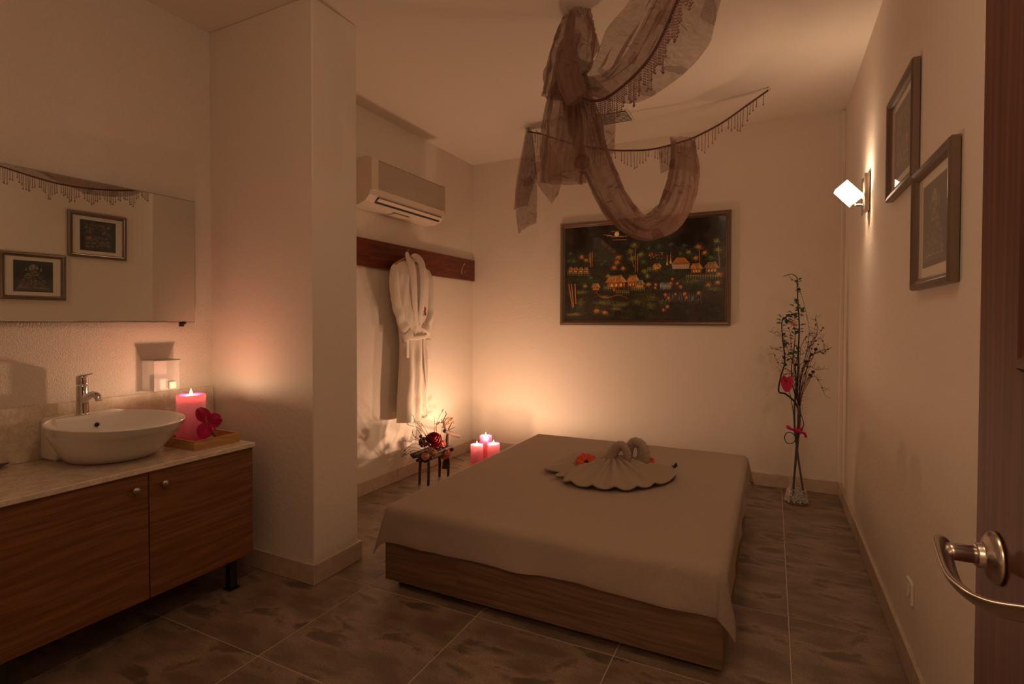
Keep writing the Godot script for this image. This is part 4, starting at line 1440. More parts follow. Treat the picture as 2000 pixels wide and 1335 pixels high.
	obj("belt_end", boxmb(Vector3(XL + 0.118, 0.985, -3.335), Vector3(XL + 0.124, 1.15, -3.302), 0.002), M.robe, t)
	obj("pocket", boxmb(Vector3(XL + 0.105, 0.945, -3.628), Vector3(XL + 0.126, 1.125, -3.545), 0.006), M.robe, t)
	obj("front_edge", tubemb(smooth([Vector3(XL + 0.132, 1.12, -3.505), Vector3(XL + 0.134, 0.95, -3.520), Vector3(XL + 0.138, 0.75, -3.535), Vector3(XL + 0.136, 0.50, -3.552)], 6), [0.010], 8, 0.5, Vector3.RIGHT), M.robe, t)
	t.position += Vector3(0.03, 0, 0.036)
	hg.position += Vector3(0.012, 0, 0.036)
	# breast emblem: red disc over black letters
	var ec := px(828, 607, XL + 0.160)
	var em := MB.new()
	em.lathe([Vector2(0.0001, 0.0018), Vector2(0.019, 0.0016), Vector2(0.022, 0.0)], 24, Vector3.ZERO)
	em.move(Transform3D(Basis(Vector3.BACK, -PI / 2), ec + Vector3(0, 0.014, -0.008)))
	tag(obj("emblem", em, mat(rgb(170, 36, 30), 0.7), t), "red round embroidered emblem")
	var tm := TextMesh.new()
	tm.text = "ZEN"
	tm.font_size = 32
	tm.pixel_size = 0.0014
	tm.depth = 0.0014
	var fnt := SystemFont.new()
	fnt.font_names = PackedStringArray(["Droid Sans"])
	fnt.font_weight = 700
	tm.font = fnt
	var to := MeshInstance3D.new()
	to.name = "lettering"
	t.add_child(to, true)
	to.mesh = tm
	to.material_override = mat(rgb(26, 22, 24), 0.8)
	to.position = ec + Vector3(0.0015, -0.020, 0.012) - t.position
	to.rotation.y = PI / 2
	to.set_meta("label", "black embroidered letters")

func air_conditioner() -> void:
	var z0 := -3.725
	var z1 := -2.812
	var x := XL + 0.205
	var t := thing("air_conditioner", "cream wall air conditioner with slatted front above the coat rail", "air conditioner", Vector3(XL, 2.06, (z0 + z1) / 2))
	var prof := PackedVector2Array([Vector2(0.0, 0.0), Vector2(0.09, 0.0), Vector2(0.150, 0.022), Vector2(0.190, 0.062), Vector2(0.196, 0.095), Vector2(0.196, 0.300), Vector2(0.186, 0.318), Vector2(0.165, 0.325), Vector2(0.0, 0.325)])
	var b := MB.new()
	b.prism(prof, Vector3(XL + 0.002, 2.075, z1), Vector3.RIGHT, Vector3.UP, Vector3(0, 0, z0 - z1))
	obj("casing", b, M.ac_plastic, t)
	# front grille of narrow slats with end cheeks
	for k in 26:
		var y := 2.178 + k * 0.0078
		obj("slat", boxmb(Vector3(x - 0.010, y, z0 + 0.012), Vector3(x + 0.002, y + 0.0042, z1 - 0.075), 0.0008), M.ac_plastic, t)
	obj("cheek", boxmb(Vector3(x - 0.012, 2.165, z1 - 0.075), Vector3(x + 0.004, 2.390, z1 - 0.004), 0.003), M.ac_plastic, t)
	obj("cheek", boxmb(Vector3(x - 0.012, 2.165, z0 + 0.002), Vector3(x + 0.004, 2.390, z0 + 0.012), 0.002), M.ac_plastic, t)
	obj("grille_back", boxmb(Vector3(x - 0.012, 2.172, z0 + 0.012), Vector3(x - 0.0095, 2.386, z1 - 0.075)), M.bronze_dark, t)
	# outlet: dark slot and swing flap on the slanting underside
	var o := MB.new()
	var a := Vector3(XL + 0.152, 2.098, 0)
	var c := Vector3(XL + 0.186, 2.133, 0)
	var nrm := Vector3(c.y - a.y, -(c.x - a.x), 0).normalized()
	o.quad(Vector3(a.x, a.y, z1 - 0.09) + nrm * 0.004, Vector3(a.x, a.y, z0 + 0.03) + nrm * 0.004, Vector3(c.x, c.y, z0 + 0.03) + nrm * 0.004, Vector3(c.x, c.y, z1 - 0.09) + nrm * 0.004)
	obj("outlet_slot", o, M.dark, t)
	var fl := MB.new()
	fl.prism(PackedVector2Array([Vector2(0, 0), Vector2(0.010, -0.004), Vector2(0.030, 0.012), Vector2(0.026, 0.018)]), Vector3(XL + 0.168, 2.108, z1 - 0.095), Vector3.RIGHT, Vector3.UP, Vector3(0, 0, z0 - z1 + 0.13))
	obj("flap", fl, M.ac_plastic, t)
	obj("seam", boxmb(Vector3(XL + 0.002, 2.074, z1 - 0.0005), Vector3(XL + 0.075, 2.402, z1 + 0.004), 0.001), M.ac_plastic, t)
	obj("drip_tray", boxmb(Vector3(XL + 0.05, 2.066, z0 + 0.36), Vector3(XL + 0.12, 2.076, z0 + 0.56), 0.004), M.ac_plastic, t)

# ---------------------------------------------------------------- sconce, dispenser, socket, vent
func small_fittings() -> void:
	var zs := -3.40
	var t := thing("wall_sconce", "glowing square glass wall sconce on a metal back plate", "wall lamp", Vector3(XR, 1.87, zs))
	obj("back_plate", boxmb(Vector3(XR - 0.028, 1.862, zs - 0.042), Vector3(XR - 0.001, 2.062, zs + 0.042), 0.004), M.bronze, t)
	obj("edge_plate", boxmb(Vector3(XR - 0.032, 1.842, zs - 0.030), Vector3(XR - 0.028, 2.040, zs + 0.030), 0.001), M.chrome, t)
	var c := pz(1657, 378, zs)
	var j := pz(1668, 401, zs)
	obj("arm", tubemb([Vector3(XR - 0.03, j.y - 0.003, zs), j + Vector3(0.02, 0, 0), j], [0.007, 0.007, 0.006], 14), M.satin, t)
	obj("lamp_holder", tubemb([j + Vector3(-0.002, -0.006, 0), j.lerp(c, 0.45)], [0.013, 0.015], 16), M.satin, t)
	# four glass plates round the bulb, leaning away from the wall
	var axis := Vector3(c.x - j.x, c.y - j.y, 0).normalized()
	axis = Vector3(-0.66, 0.75, 0).normalized()
	var e2 := Vector3(-axis.y, axis.x, 0)
	var e3 := Vector3.BACK
	var len_ := 0.058
	var w := 0.034
	for k in 4:
		var nrm: Vector3 = [e2, -e2, e3, -e3][k]
		var side: Vector3 = [e3, e3, e2, e2][k]
		var g := MB.new()
		g.box(Vector3(-len_, -w * 1.12, -0.0025), Vector3(len_, w * 1.12, 0.0025), 0.001)
		g.move(Transform3D(Basis(axis, side, axis.cross(side)), c + nrm * w))
		obj("lamp_glass", g, M.lamp_glass, t)
	var bulb := MB.new()
	bulb.tube([c - axis * 0.03, c - axis * 0.02, c + axis * 0.02, c + axis * 0.03], [0.006, 0.011, 0.011, 0.005], 14)
	obj("bulb", bulb, M.lamp_glass, t)
	omni("sconce_light", c, SCONCE, E_SCONCE, 0.03, t)
	# acrylic dispenser box over the backsplash
	var dz0 := -1.600
	var dz1 := -1.482
	var dx := XV + 0.102
	var d := thing("tissue_dispenser", "small clear acrylic dispenser box on the wall above the backsplash", "dispenser", Vector3(XV, 0.93, -1.54))
	obj("pane", boxmb(Vector3(dx - 0.003, 0.932, dz0), Vector3(dx, 1.075, dz1), 0.0006), M.acrylic, d)
	obj("pane", boxmb(Vector3(XV + 0.004, 0.932, dz1 - 0.003), Vector3(dx - 0.003, 1.075, dz1), 0.0006), M.acrylic, d)
	obj("pane", boxmb(Vector3(XV + 0.004, 0.932, dz0), Vector3(dx - 0.003, 1.075, dz0 + 0.003), 0.0006), M.acrylic, d)
	obj("base", boxmb(Vector3(XV + 0.004, 0.929, dz0), Vector3(dx, 0.932, dz1), 0.0006), M.acrylic, d)
	obj("back", boxmb(Vector3(XV + 0.001, 0.929, dz0), Vector3(XV + 0.004, 1.078, dz1), 0.0006), M.acrylic, d)
	obj("lid", boxmb(Vector3(XV + 0.004, 1.075, dz0 - 0.003), Vector3(dx + 0.003, 1.080, dz1 + 0.003), 0.001), M.satin, d)
	obj("pump", boxmb(Vector3(XV + 0.03, 0.933, -1.560), Vector3(dx - 0.02, 0.985, -1.520), 0.004), M.white_plastic, d)
	obj("push_button", boxmb(Vector3(dx + 0.001, 0.938, -1.578), Vector3(dx + 0.014, 0.973, -1.545), 0.003), M.white_plastic, d)
	# socket by the skirting
	var s := thing("wall_socket", "white wall socket low on the sconce wall above the skirting", "socket", Vector3(XR, 0.30, -2.32))
	obj("plate", boxmb(Vector3(XR - 0.010, 0.262, -2.362), Vector3(XR - 0.0005, 0.342, -2.282), 0.003), M.white_plastic, s)
	var well := MB.new()
	well.lathe([Vector2(0.0001, 0.0006), Vector2(0.018, 0.0006), Vector2(0.019, 0.003), Vector2(0.022, 0.003), Vector2(0.023, 0.0)], 28, Vector3.ZERO)
	well.move(Transform3D(Basis(Vector3.BACK, PI / 2), Vector3(XR - 0.010, 0.302, -2.322)))
	obj("well", well, M.white_plastic, s)
	# ceiling vent
	var v := thing("ceiling_vent", "small square slatted vent set in the ceiling", "vent", Vector3(-1.08, CE, -3.93))
	obj("frame", boxmb(Vector3(-1.20, CE - 0.006, -4.05), Vector3(-0.96, CE - 0.0005, -3.81), 0.002), M.white_plastic, v)
	obj("backing", boxmb(Vector3(-1.185, CE - 0.0075, -4.035), Vector3(-0.975, CE - 0.006, -3.825)), M.dark, v)
	for k in 8:
		var z := -4.030 + k * 0.026
		obj("slat", boxmb(Vector3(-1.183, CE - 0.012, z), Vector3(-0.977, CE - 0.007, z + 0.007), 0.001), M.white_plastic, v)

# ---------------------------------------------------------------- sheer printed scarves on the ceiling
func scarf_image() -> Image:
	var w := 512
	var h := 1024
	var b := Brush.new()
	b.rng.seed = 12
	b.im = Image.create(w, h, false, Image.FORMAT_RGBA8)
	var n := noise(33, 1.0, 3)
	for y in h:
		for x in w:
			var a := 0.52 + 0.10 * n.get_noise_2d(x * 0.02, y * 0.02) + 0.07 * n.get_noise_2d(x * 0.9, y * 0.05) + 0.07 * n.get_noise_2d(x * 0.05 + 90.0, y * 0.9)
			b.im.set_pixel(x, y, Color(0.59, 0.45, 0.38, a))
	var stem := Color(0.42, 0.30, 0.24, 0.74)
	var leafc := Color(0.42, 0.31, 0.26, 0.72)
	for k in 3:
		var y0 := 60.0 + k * 340.0
		var flip := 1.0 if k % 2 == 0 else -1.0
		var p := Vector2(256 - flip * 150, y0 + 160)
		var q := Vector2(256 + flip * 90, y0 + 40)
		for s in 2:
			var prev := p
			for i in 25:
				var t := i / 24.0
				var o := p.lerp(q + Vector2(0, s * 16), t) + Vector2(0, sin(t * PI) * (26 + 18 * s))
				b.line(prev, o, 2.2, stem, 0.9)
				prev = o
		for s in [[0.35, 30], [0.55, -30], [0.7, 34]]:
			var c := p.lerp(q, s[0]) + Vector2(0, sin(s[0] * PI) * 30 + s[1])
			for i in 14:
				var t := i / 13.0
				b.blob(c + Vector2(flip * (t - 0.5) * 40, (t - 0.5) * 18), 9.0 * sin(PI * clampf(t, 0.08, 0.92)) + 1.0, 7.0 * sin(PI * clampf(t, 0.08, 0.92)) + 1.0, leafc, 0.9, 3.0)
		# rose head with ruffled rim
		for i in 46:
			var a := TAU * i / 46.0
			b.blob(q + Vector2(cos(a), sin(a)) * (40.0 + 4.0 * sin(a * 9.0)), 9, 9, Color(0.42, 0.25, 0.21, 0.72), 0.9, 3.0)
		b.blob(q, 42, 42, Color(0.50, 0.32, 0.27, 0.66), 0.95, 6.0)
		for i in 70:
			var a := i * 0.33
			b.blob(q + Vector2(cos(a), sin(a)) * i * 0.5, 3, 3, Color(0.40, 0.23, 0.19, 0.74), 0.8, 2.0)
	return b.im

var sheer: StandardMaterial3D

func web(top: Array, low: Array, nu: int, nv: int, belly: float, pleat: float, seed_: int, uv_from: Vector2) -> MB:     # cloth spanned between two edge curves
	var a := smooth(top, 8)
	var c := smooth(low, 8)
	var n := noise(seed_, 1.0, 2)
	var b := MB.new()
	var long := 0.0
	var wide := 0.0
	for k in c.size():
		wide = maxf(wide, (a[k] - c[k]).length())
		if k > 0:
			long += (c[k] - c[k - 1]).length()
	b.grid(nu, nv, func(u: float, v: float) -> Vector3:
		var p: Vector3 = at_t(a, u)
		var q: Vector3 = at_t(c, u)
		var t: Vector3 = (at_t(c, minf(1.0, u + 0.02)) - at_t(c, maxf(0.0, u - 0.02))).normalized()
		var nrm := t.cross(q - p).normalized()
		return p.lerp(q, v) + nrm * (belly * sin(PI * v) + pleat * n.get_noise_2d(v * 7.0, u * 2.0)))
	for k in b.uv.size():
		b.uv[k] = uv_from + Vector2(b.uv[k].y * wide / 0.44, b.uv[k].x * long / 0.88)
	return b

func ruched(pts: Array, radii: Array, flat: float, seed_: int, ruffle: float, uv_from: Vector2) -> MB:      # gathered cloth wound to a soft tube
	var p := smooth(pts, 7)
	var r := smooth(radii, 7)
	var n := noise(seed_, 1.0, 3)
	var b := MB.new()
	var long := 0.0
	for k in p.size() - 1:
		long += (p[k + 1] - p[k]).length()
	b.grid(64, p.size() - 1, func(u: float, v: float) -> Vector3:
		var k := int(round(v * (p.size() - 1)))
		var t: Vector3 = (p[mini(k + 1, p.size() - 1)] - p[maxi(k - 1, 0)]).normalized()
		var side := t.cross(cam_basis.z).normalized()
		var out := side.cross(t).normalized()
		var a := u * TAU
		var rr: float = r[k] * (1.0 + ruffle * n.get_noise_2d(cos(a) * 2.2 + sin(a) * 0.7, v * 4.0 + sin(a) * 1.6) + 0.10 * sin(a * 8.0 + v * 4.0) + 0.06 * sin(a * 15.0 - v * 3.0))
		return p[k] + side * cos(a) * rr + out * sin(a) * rr * flat, true, false)
	for k in b.uv.size():
		b.uv[k] = uv_from + Vector2(b.uv[k].x * 1.0, b.uv[k].y * long / 0.88)
	return b

var strands := {}

func strand_mesh(beads: int) -> ArrayMesh:
	if not strands.has(beads):
		var b := MB.new()
		b.tube([Vector3.ZERO, Vector3(0, -0.0098 * beads, 0)], [0.0006], 4)
		for k in beads:
			var r := 0.0040 if k < beads - 1 else 0.0060
			b.lathe([Vector2(0.0003, -r), Vector2(r, 0.0), Vector2(0.0003, r)], 6, Vector3(0, -0.0098 * (k + 1), 0))
		strands[beads] = b.mesh(Vector3.ZERO)
	return strands[beads]

func beading(curve: Array, parent: Node, step: float, seed_: int, cluster: int, from := 0.0, to := 1.0) -> void:
	var p := smooth(curve, 10)
	obj("trim_cord", tubemb(p, [0.0065], 6), M.cord, parent)
	var total := 0.0
	for k in p.size() - 1:
		total += (p[k + 1] - p[k]).length()
	var rng := RandomNumberGenerator.new()
	rng.seed = seed_
	var gone := 0.0
	var next := step
	var i := 0
	for k in p.size() - 1:
		var l: float = (p[k + 1] - p[k]).length()
		while next < gone + l:
			var f := next / total
			var ph := i % cluster
			var beads := 3 + int(round(10.0 * (1.0 - absf(ph - cluster * 0.45) / (cluster * 0.55)))) + rng.randi_range(-1, 1)
			if f > from and f < to and ph != 0:
				var o := MeshInstance3D.new()
				o.name = "bead_strand"
				parent.add_child(o, true)
				o.mesh = strand_mesh(clampi(beads, 2, 15))
				o.material_override = M.bead
				o.position = p[k].lerp(p[k + 1], (next - gone) / l) + Vector3(0, -0.004, 0) - origin_of(parent)
				o.rotation = Vector3(rng.randf_range(-0.04, 0.04), rng.randf() * 3.0, rng.randf_range(-0.04, 0.04))
			next += step * rng.randf_range(0.85, 1.15)
			i += 1
		gone += l

func hook_at(at: Vector3, label: String) -> void:
	var b := MB.new()
	b.tube(smooth([at, at + Vector3(0, -0.018, 0), at + Vector3(0.008, -0.026, 0), at + Vector3(0.014, -0.018, 0), at + Vector3(0.010, -0.010, 0)], 4), [0.0018], 6)
	b.lathe([Vector2(0.007, -0.002), Vector2(0.007, 0.0)], 12, at)
	tag(obj("ceiling_hook", b, M.satin, null, at), label, "hook", "hooks holding the ceiling scarves")

func scarves() -> void:
	sheer = mat(Color.WHITE, 0.9)
	sheer.albedo_texture = tex(scarf_image())
	sheer.transparency = BaseMaterial3D.TRANSPARENCY_ALPHA
	sheer.cull_mode = BaseMaterial3D.CULL_DISABLED
	sheer.backlight_enabled = true
	sheer.backlight = Color(0.62, 0.55, 0.5)
	var a := Vector3(-0.885, CE, -2.52)
	var d := Vector3(0.10, CE, -1.15)
	hook_at(a, "small ceiling hook above the gathered scarf")
	hook_at(d, "small ceiling hook towards the doorway holding the scarf end")
	hook_at(Vector3(-1.775, CE, -3.87), "small ceiling hook at the garland end by the alcove")
	hook_at(Vector3(-0.044, CE, -3.87), "small ceiling hook at the garland end by the sconce wall")
	# gathered scarf
	var t := thing("gathered_scarf", "sheer brown rose-printed scarf gathered at the ceiling with a swag and long hanging tail", "scarf", a)
	obj("gather", ruched([pd(1131, 14, 2.62), pd(1132, 45, 2.60), pd(1136, 80, 2.58), pd(1134, 120, 2.58), pd(1125, 152, 2.58)], [0.040, 0.060, 0.066, 0.052, 0.030], 0.6, 201, 0.5, Vector2(0.4, 0.3)), sheer, t)
	obj("gather", ruched([pd(1114, 28, 2.66), pd(1100, 75, 2.66), pd(1092, 130, 2.66), pd(1082, 190, 2.66)], [0.026, 0.044, 0.060, 0.056], 0.6, 202, 0.45, Vector2(0.4, 0.3)), sheer, t)
	obj("gather", ruched([pd(1126, 60, 2.52), pd(1110, 90, 2.50), pd(1108, 120, 2.48), pd(1114, 160, 2.47), pd(1128, 198, 2.47)], [0.024, 0.040, 0.052, 0.054, 0.044], 0.6, 203, 0.3, Vector2(0.4, 0.3)), sheer, t)
	obj("hanging_tail", ruched([pd(1108, 80, 2.72), pd(1105, 140, 2.72), pd(1100, 215, 2.72), pd(1100, 290, 2.72), pd(1098, 357, 2.72)], [0.030, 0.058, 0.086, 0.100, 0.104], 0.34, 211, 0.22, Vector2(0.1, 0.1)), sheer, t)
	obj("hanging_tail", web([pd(1106, 110, 2.62), pd(1098, 170, 2.62), pd(1086, 250, 2.62), pd(1070, 345, 2.62)], [pd(1124, 110, 2.62), pd(1140, 190, 2.62), pd(1152, 260, 2.62), pd(1150, 335, 2.62)], 34, 24, 0.04, 0.05, 212, Vector2(0.3, 0.5)), sheer, t)
	obj("hanging_tail", web([pd(1128, 150, 2.66), pd(1136, 200, 2.68), pd(1146, 250, 2.70), pd(1158, 306, 2.70)], [pd(1160, 150, 2.64), pd(1196, 190, 2.66), pd(1202, 240, 2.68), pd(1201, 300, 2.70)], 30, 20, 0.02, 0.03, 213, Vector2(0.2, 0.46)), sheer, t)
	var trim := [pd(1132, 190, 2.52), pd(1180, 193, 2.35), pd(1262, 122, 2.0), pd(1324, 0, 1.70), pd(1420, -260, 1.35), d + Vector3(0, -0.03, 0)]
	obj("swag", web([pd(1122, 110, 2.58), pd(1160, 118, 2.46), pd(1184, 68, 2.30), pd(1229, 0, 2.02), pd(1330, -190, 1.60), d + Vector3(0, -0.02, 0)], trim, 70, 22, 0.03, 0.035, 214, Vector2(0.0, 0.0)), sheer, t)
	obj("swag", web([pd(1140, 150, 2.60), pd(1180, 142, 2.46), pd(1222, 105, 2.28), pd(1277, 0, 2.06), pd(1390, -240, 1.60), d + Vector3(0.01, -0.02, 0)], [pd(1160, 188, 2.60), pd(1229, 202, 2.34), pd(1322, 157, 2.10), pd(1371, 99, 1.95), pd(1411, 0, 1.78), d + Vector3(0.01, -0.05, 0)], 70, 22, -0.05, 0.03, 215, Vector2(0.0, 0.13)), sheer, t)
	beading(trim, t, 0.0135, 31, 10, 0.04, 0.97)
	# looped scarf from the gather to the garland
	var l := thing("looped_scarf", "sheer brown scarf hanging in a deep loop in front of the village painting", "scarf", pd(1260, 445, 3.17))
	obj("loop", ruched([pd(1118, 150, 2.68), pd(1136, 225, 2.74), pd(1160, 305, 2.84), pd(1192, 378, 2.98), pd(1228, 430, 3.10), pd(1266, 447, 3.22), pd(1308, 420, 3.36), pd(1332, 362, 3.52), pd(1336, 310, 3.62), pd(1336, 276, 3.72)], [0.060, 0.076, 0.080, 0.082, 0.074, 0.072, 0.086, 0.092, 0.088, 0.080], 0.5, 221, 0.42, Vector2(0.2, 0.1)), sheer, l)
	obj("turned_edge", web([pd(1286, 290, 3.72), pd(1310, 284, 3.72), pd(1338, 276, 3.72), pd(1360, 268, 3.72)], [pd(1290, 338, 3.70), pd(1312, 330, 3.68), pd(1340, 334, 3.68), pd(1360, 352, 3.70)], 16, 10, 0.02, 0.03, 222, Vector2(0.5, 0.1)), sheer, l)
	# beaded garland along the far side
	var gp := [Vector3(-1.775, CE - 0.02, -3.87), Vector3(-1.646, 2.745, -3.87), Vector3(-1.40, 2.636, -3.87), Vector3(-1.127, 2.552, -3.87), Vector3(-0.93, 2.518, -3.87), Vector3(-0.769, 2.508, -3.87), Vector3(-0.592, 2.531, -3.87), Vector3(-0.489, 2.553, -3.87), Vector3(-0.324, 2.619, -3.87), Vector3(-0.166, 2.712, -3.87), Vector3(-0.044, CE - 0.022, -3.87)]
	var g := thing("beaded_garland", "thin brown cord with hanging bead strands strung across under the ceiling", "garland", Vector3(-0.9, 2.508, -3.87))
	beading(gp, g, 0.023, 37, 11, 0.02, 0.985)
	# scarf end at the alcove hook
	var e := thing("scarf_end", "sheer rose-printed scarf end hanging from the garland hook by the alcove", "scarf", Vector3(-1.775, CE - 0.02, -3.86))
	obj("tail", web([pd(1027, 252, 4.22), pd(1015, 315, 4.22), pd(1006, 380, 4.22), pd(1012, 456, 4.22)], [pd(1038, 252, 4.22), pd(1046, 310, 4.22), pd(1049, 380, 4.22), pd(1048, 434, 4.22)], 30, 18, 0.03, 0.06, 231, Vector2(0.15, 0.42)), sheer, e)
	obj("tail", web([pd(1028, 256, 4.16), pd(1016, 325, 4.16), pd(1008, 370, 4.16), pd(1003, 410, 4.16)], [pd(1040, 256, 4.16), pd(1046, 310, 4.16), pd(1044, 355, 4.16), pd(1030, 402, 4.16)], 26, 16, 0.03, 0.05, 232, Vector2(0.1, 0.0)), sheer, e)
	obj("tail", web([pd(1040, 258, 4.12), pd(1044, 320, 4.10), pd(1050, 360, 4.08), pd(1078, 398, 4.08)], [pd(1066, 266, 4.12), pd(1088, 310, 4.10), pd(1098, 345, 4.08), pd(1090, 380, 4.08)], 24, 16, 0.04, 0.05, 233, Vector2(0.3, 0.2)), sheer, e)

# ---------------------------------------------------------------- vase of branches in the far corner
func leaf_on(b: MB, p: Vector3, dir: Vector3, size: float, wide := 0.32) -> void:
	var side := dir.cross(Vector3(0.3, 0.9, 0.4)).normalized()
	var up := side.cross(dir).normalized()
	var pts := [p, p + dir * size * 0.45 + side * size * wide + up * size * 0.08, p + dir * size, p + dir * size * 0.45 - side * size * wide + up * size * 0.08, p + dir * size * 0.5 - up * size * 0.06]
	var i := b.v.size()
	for q: Vector3 in pts:
		b.vert(q, Vector2(0.5, 0.5))
	b.tri(i, i + 1, i + 4); b.tri(i + 1, i + 2, i + 4); b.tri(i + 2, i + 3, i + 4); b.tri(i + 3, i, i + 4)

func branch(called: String, label: String, pts: Array, r0: float, r1: float, m: Material, group := "") -> MeshInstance3D:
	var p := smooth(pts, 5)
	var rr := []
	for k in p.size():
		rr.append(lerpf(r0, r1, float(k) / (p.size() - 1)))
	var o := obj(called, tubemb(p, rr, 6), m, null, p[0])
	tag(o, label, "branch", group)
	return o

func vase() -> void:
	var c := Vector3(0.160, 0, -4.195)
	var t := thing("glass_vase", "tall clear glass vase flaring at the foot, standing on the tiles in the corner", "vase", c)
	var prof := [Vector2(0.083, 0.004), Vector2(0.082, 0.02), Vector2(0.074, 0.055), Vector2(0.058, 0.11), Vector2(0.045, 0.18), Vector2(0.036, 0.27), Vector2(0.029, 0.38), Vector2(0.026, 0.47), Vector2(0.028, 0.56), Vector2(0.033, 0.63), Vector2(0.039, 0.69)]
	var b := MB.new()
	b.lathe(prof, 40, c, false)
	obj("glass_wall", b, M.glass, t)
	b = MB.new()
	b.lathe([Vector2(0.001, 0.0), Vector2(0.082, 0.0), Vector2(0.085, 0.004), Vector2(0.083, 0.008), Vector2(0.001, 0.009)], 40, c)
	obj("glass_foot", b, M.glass_foot, t)
	# bow tied round the neck
	var bow := pz(1553, 838, c.z + 0.03)
	obj("ribbon", tubemb(smooth([bow + Vector3(-0.055, 0.018, 0.0), bow + Vector3(-0.02, 0.0, 0.012), bow, bow + Vector3(0.03, 0.004, 0.012), bow + Vector3(0.048, 0.026, 0.01)], 4), [0.006, 0.012, 0.013, 0.010, 0.008, 0.009, 0.012, 0.014, 0.012, 0.006], 8, 0.4, Vector3.BACK), M.magenta, t)
	obj("ribbon", tubemb(smooth([bow, bow + Vector3(0.03, -0.012, 0.012), bow + Vector3(0.058, -0.022, 0.008), bow + Vector3(0.066, -0.05, 0.006)], 4), [0.010, 0.012, 0.013, 0.012, 0.011, 0.010, 0.008], 8, 0.4, Vector3.BACK), M.magenta, t)
	obj("ribbon", tubemb([c + Vector3(0.0, 0.515, 0.03), c + Vector3(0.03, 0.515, 0.0), c + Vector3(0, 0.515, -0.03), c + Vector3(-0.03, 0.515, 0), c + Vector3(0.0, 0.515, 0.03)], [0.006], 6), M.magenta, t)
	# pebbles in the foot
	var rng := RandomNumberGenerator.new()
	rng.seed = 17
	var pb := MB.new()
	for k in 420:
		var y := 0.012 + 0.085 * pow(rng.randf(), 1.2)
		var rmax := lerpf(0.074, 0.052, y / 0.10)
		var a := rng.randf() * TAU
		var r := rmax * sqrt(rng.randf())
		if k < 260:
			r = rmax
		var s := rng.randf_range(0.004, 0.0065)
		pb.lathe([Vector2(0.0005, -s * 0.7), Vector2(s * 0.8, -s * 0.35), Vector2(s, 0.0), Vector2(s * 0.75, s * 0.45), Vector2(0.0005, s * 0.7)], 6, c + Vector3(cos(a) * r, y, sin(a) * r))
	var po := obj("pebbles", pb, M.pebble, null, c)
	tag(po, "pale pebbles filling the foot of the glass vase", "pebbles", "", "stuff")
	# stems: up from the foot through the neck, then along what the photo shows
	var z := c.z
	var foot := func(k: int) -> Array:
		var a := k * 2.1
		return [c + Vector3(cos(a) * 0.045, 0.06, sin(a) * 0.045), c + Vector3(cos(a + 2.6) * 0.010, 0.45, sin(a + 2.6) * 0.010), c + Vector3(cos(a + 2.8) * 0.02, 0.66, sin(a + 2.8) * 0.02)]
	var n := 0
	var mains := [
		["flowering_branch", "tallest twisted branch with small green leaves rising from the glass vase", [[1558, 740, 0.0], [1559, 690, 0.0], [1561, 640, 0.01], [1559, 600, 0.0], [1557, 560, 0.0], [1557, 543, 0.0], [1546, 535, 0.0], [1530, 540, 0.0]], 0.008, 0.002],
		["flowering_branch", "twisted leafy branch with a hooked tip bending over in the glass vase", [[1536, 770, 0.0], [1521, 764, 0.0], [1525, 735, 0.0], [1533, 705, 0.0], [1529, 665, 0.0], [1527, 632, 0.0], [1533, 620, 0.0], [1550, 612, 0.0], [1562, 611, 0.0]], 0.008, 0.002],
		["flowering_branch", "leafy branch with a peach blossom beside the tallest stem in the vase", [[1550, 760, 0.03], [1546, 720, 0.03], [1551, 680, 0.03], [1553, 650, 0.03], [1549, 630, 0.03]], 0.006, 0.002]]
	for q in mains:
		var pts: Array = foot.call(n)
		for s in q[2]:
			pts.append(pz(s[0], s[1], z + s[2]))
		var o := branch(q[0], q[1], pts, q[3], q[4], M.twig_dark)
		var lv := MB.new()
		for s in q[2]:
			if s[1] > 705 or s[1] < 545:
				continue
			for k in 7 if n < 2 else 5:
				var p := pz(s[0] + rng.randf_range(-3, 3), s[1] + rng.randf_range(-14, 14), z + s[2])
				leaf_on(lv, p, Vector3(rng.randf_range(-1, 1), rng.randf_range(-0.4, 0.7), rng.randf_range(-0.5, 1)).normalized(), rng.randf_range(0.030, 0.048), 0.34)
		tag(obj("leaves", lv, M.leaf, o), "small grey-green leaves", "", "", "stuff")
		if n == 2:
			var fl := MB.new()
			for k in 6:
				leaf_on(fl, pz(1549, 629, z + 0.03), Vector3(cos(k * 1.05), sin(k * 1.05), 0.5).normalized(), 0.032, 0.45)
			tag(obj("blossom", fl, M.peach, o), "peach blossom")
		n += 1
	# fine dry twigs
	var twigs := [[[1570, 720], [1585, 670], [1600, 650], [1608, 640]], [[1565, 740], [1575, 690], [1590, 668], [1605, 662], [1612, 690], [1604, 688]], [[1562, 745], [1580, 700], [1592, 690], [1608, 684], [1618, 682]], [[1555, 730], [1545, 700], [1525, 685], [1506, 680]], [[1552, 720], [1548, 690], [1535, 665], [1500, 645]], [[1568, 750], [1588, 735], [1600, 745], [1612, 773]], [[1556, 700], [1570, 690], [1588, 660], [1594, 620]], [[1550, 735], [1530, 730], [1516, 714]], [[1572, 745], [1578, 705], [1596, 645], [1592, 622]], [[1560, 720], [1572, 700], [1580, 640], [1560, 560], [1545, 545]], [[1564, 730], [1572, 712], [1586, 700], [1598, 672]], [[1550, 715], [1541, 690], [1530, 660], [1518, 648]], [[1566, 725], [1580, 715], [1596, 722], [1610, 720]], [[1553, 705], [1546, 676], [1543, 650], [1540, 640]], [[1562, 700], [1567, 670], [1577, 655], [1588, 650]], [[1556, 745], [1543, 725], [1522, 712], [1512, 690]], [[1568, 740], [1576, 722], [1582, 690], [1572, 660]]]
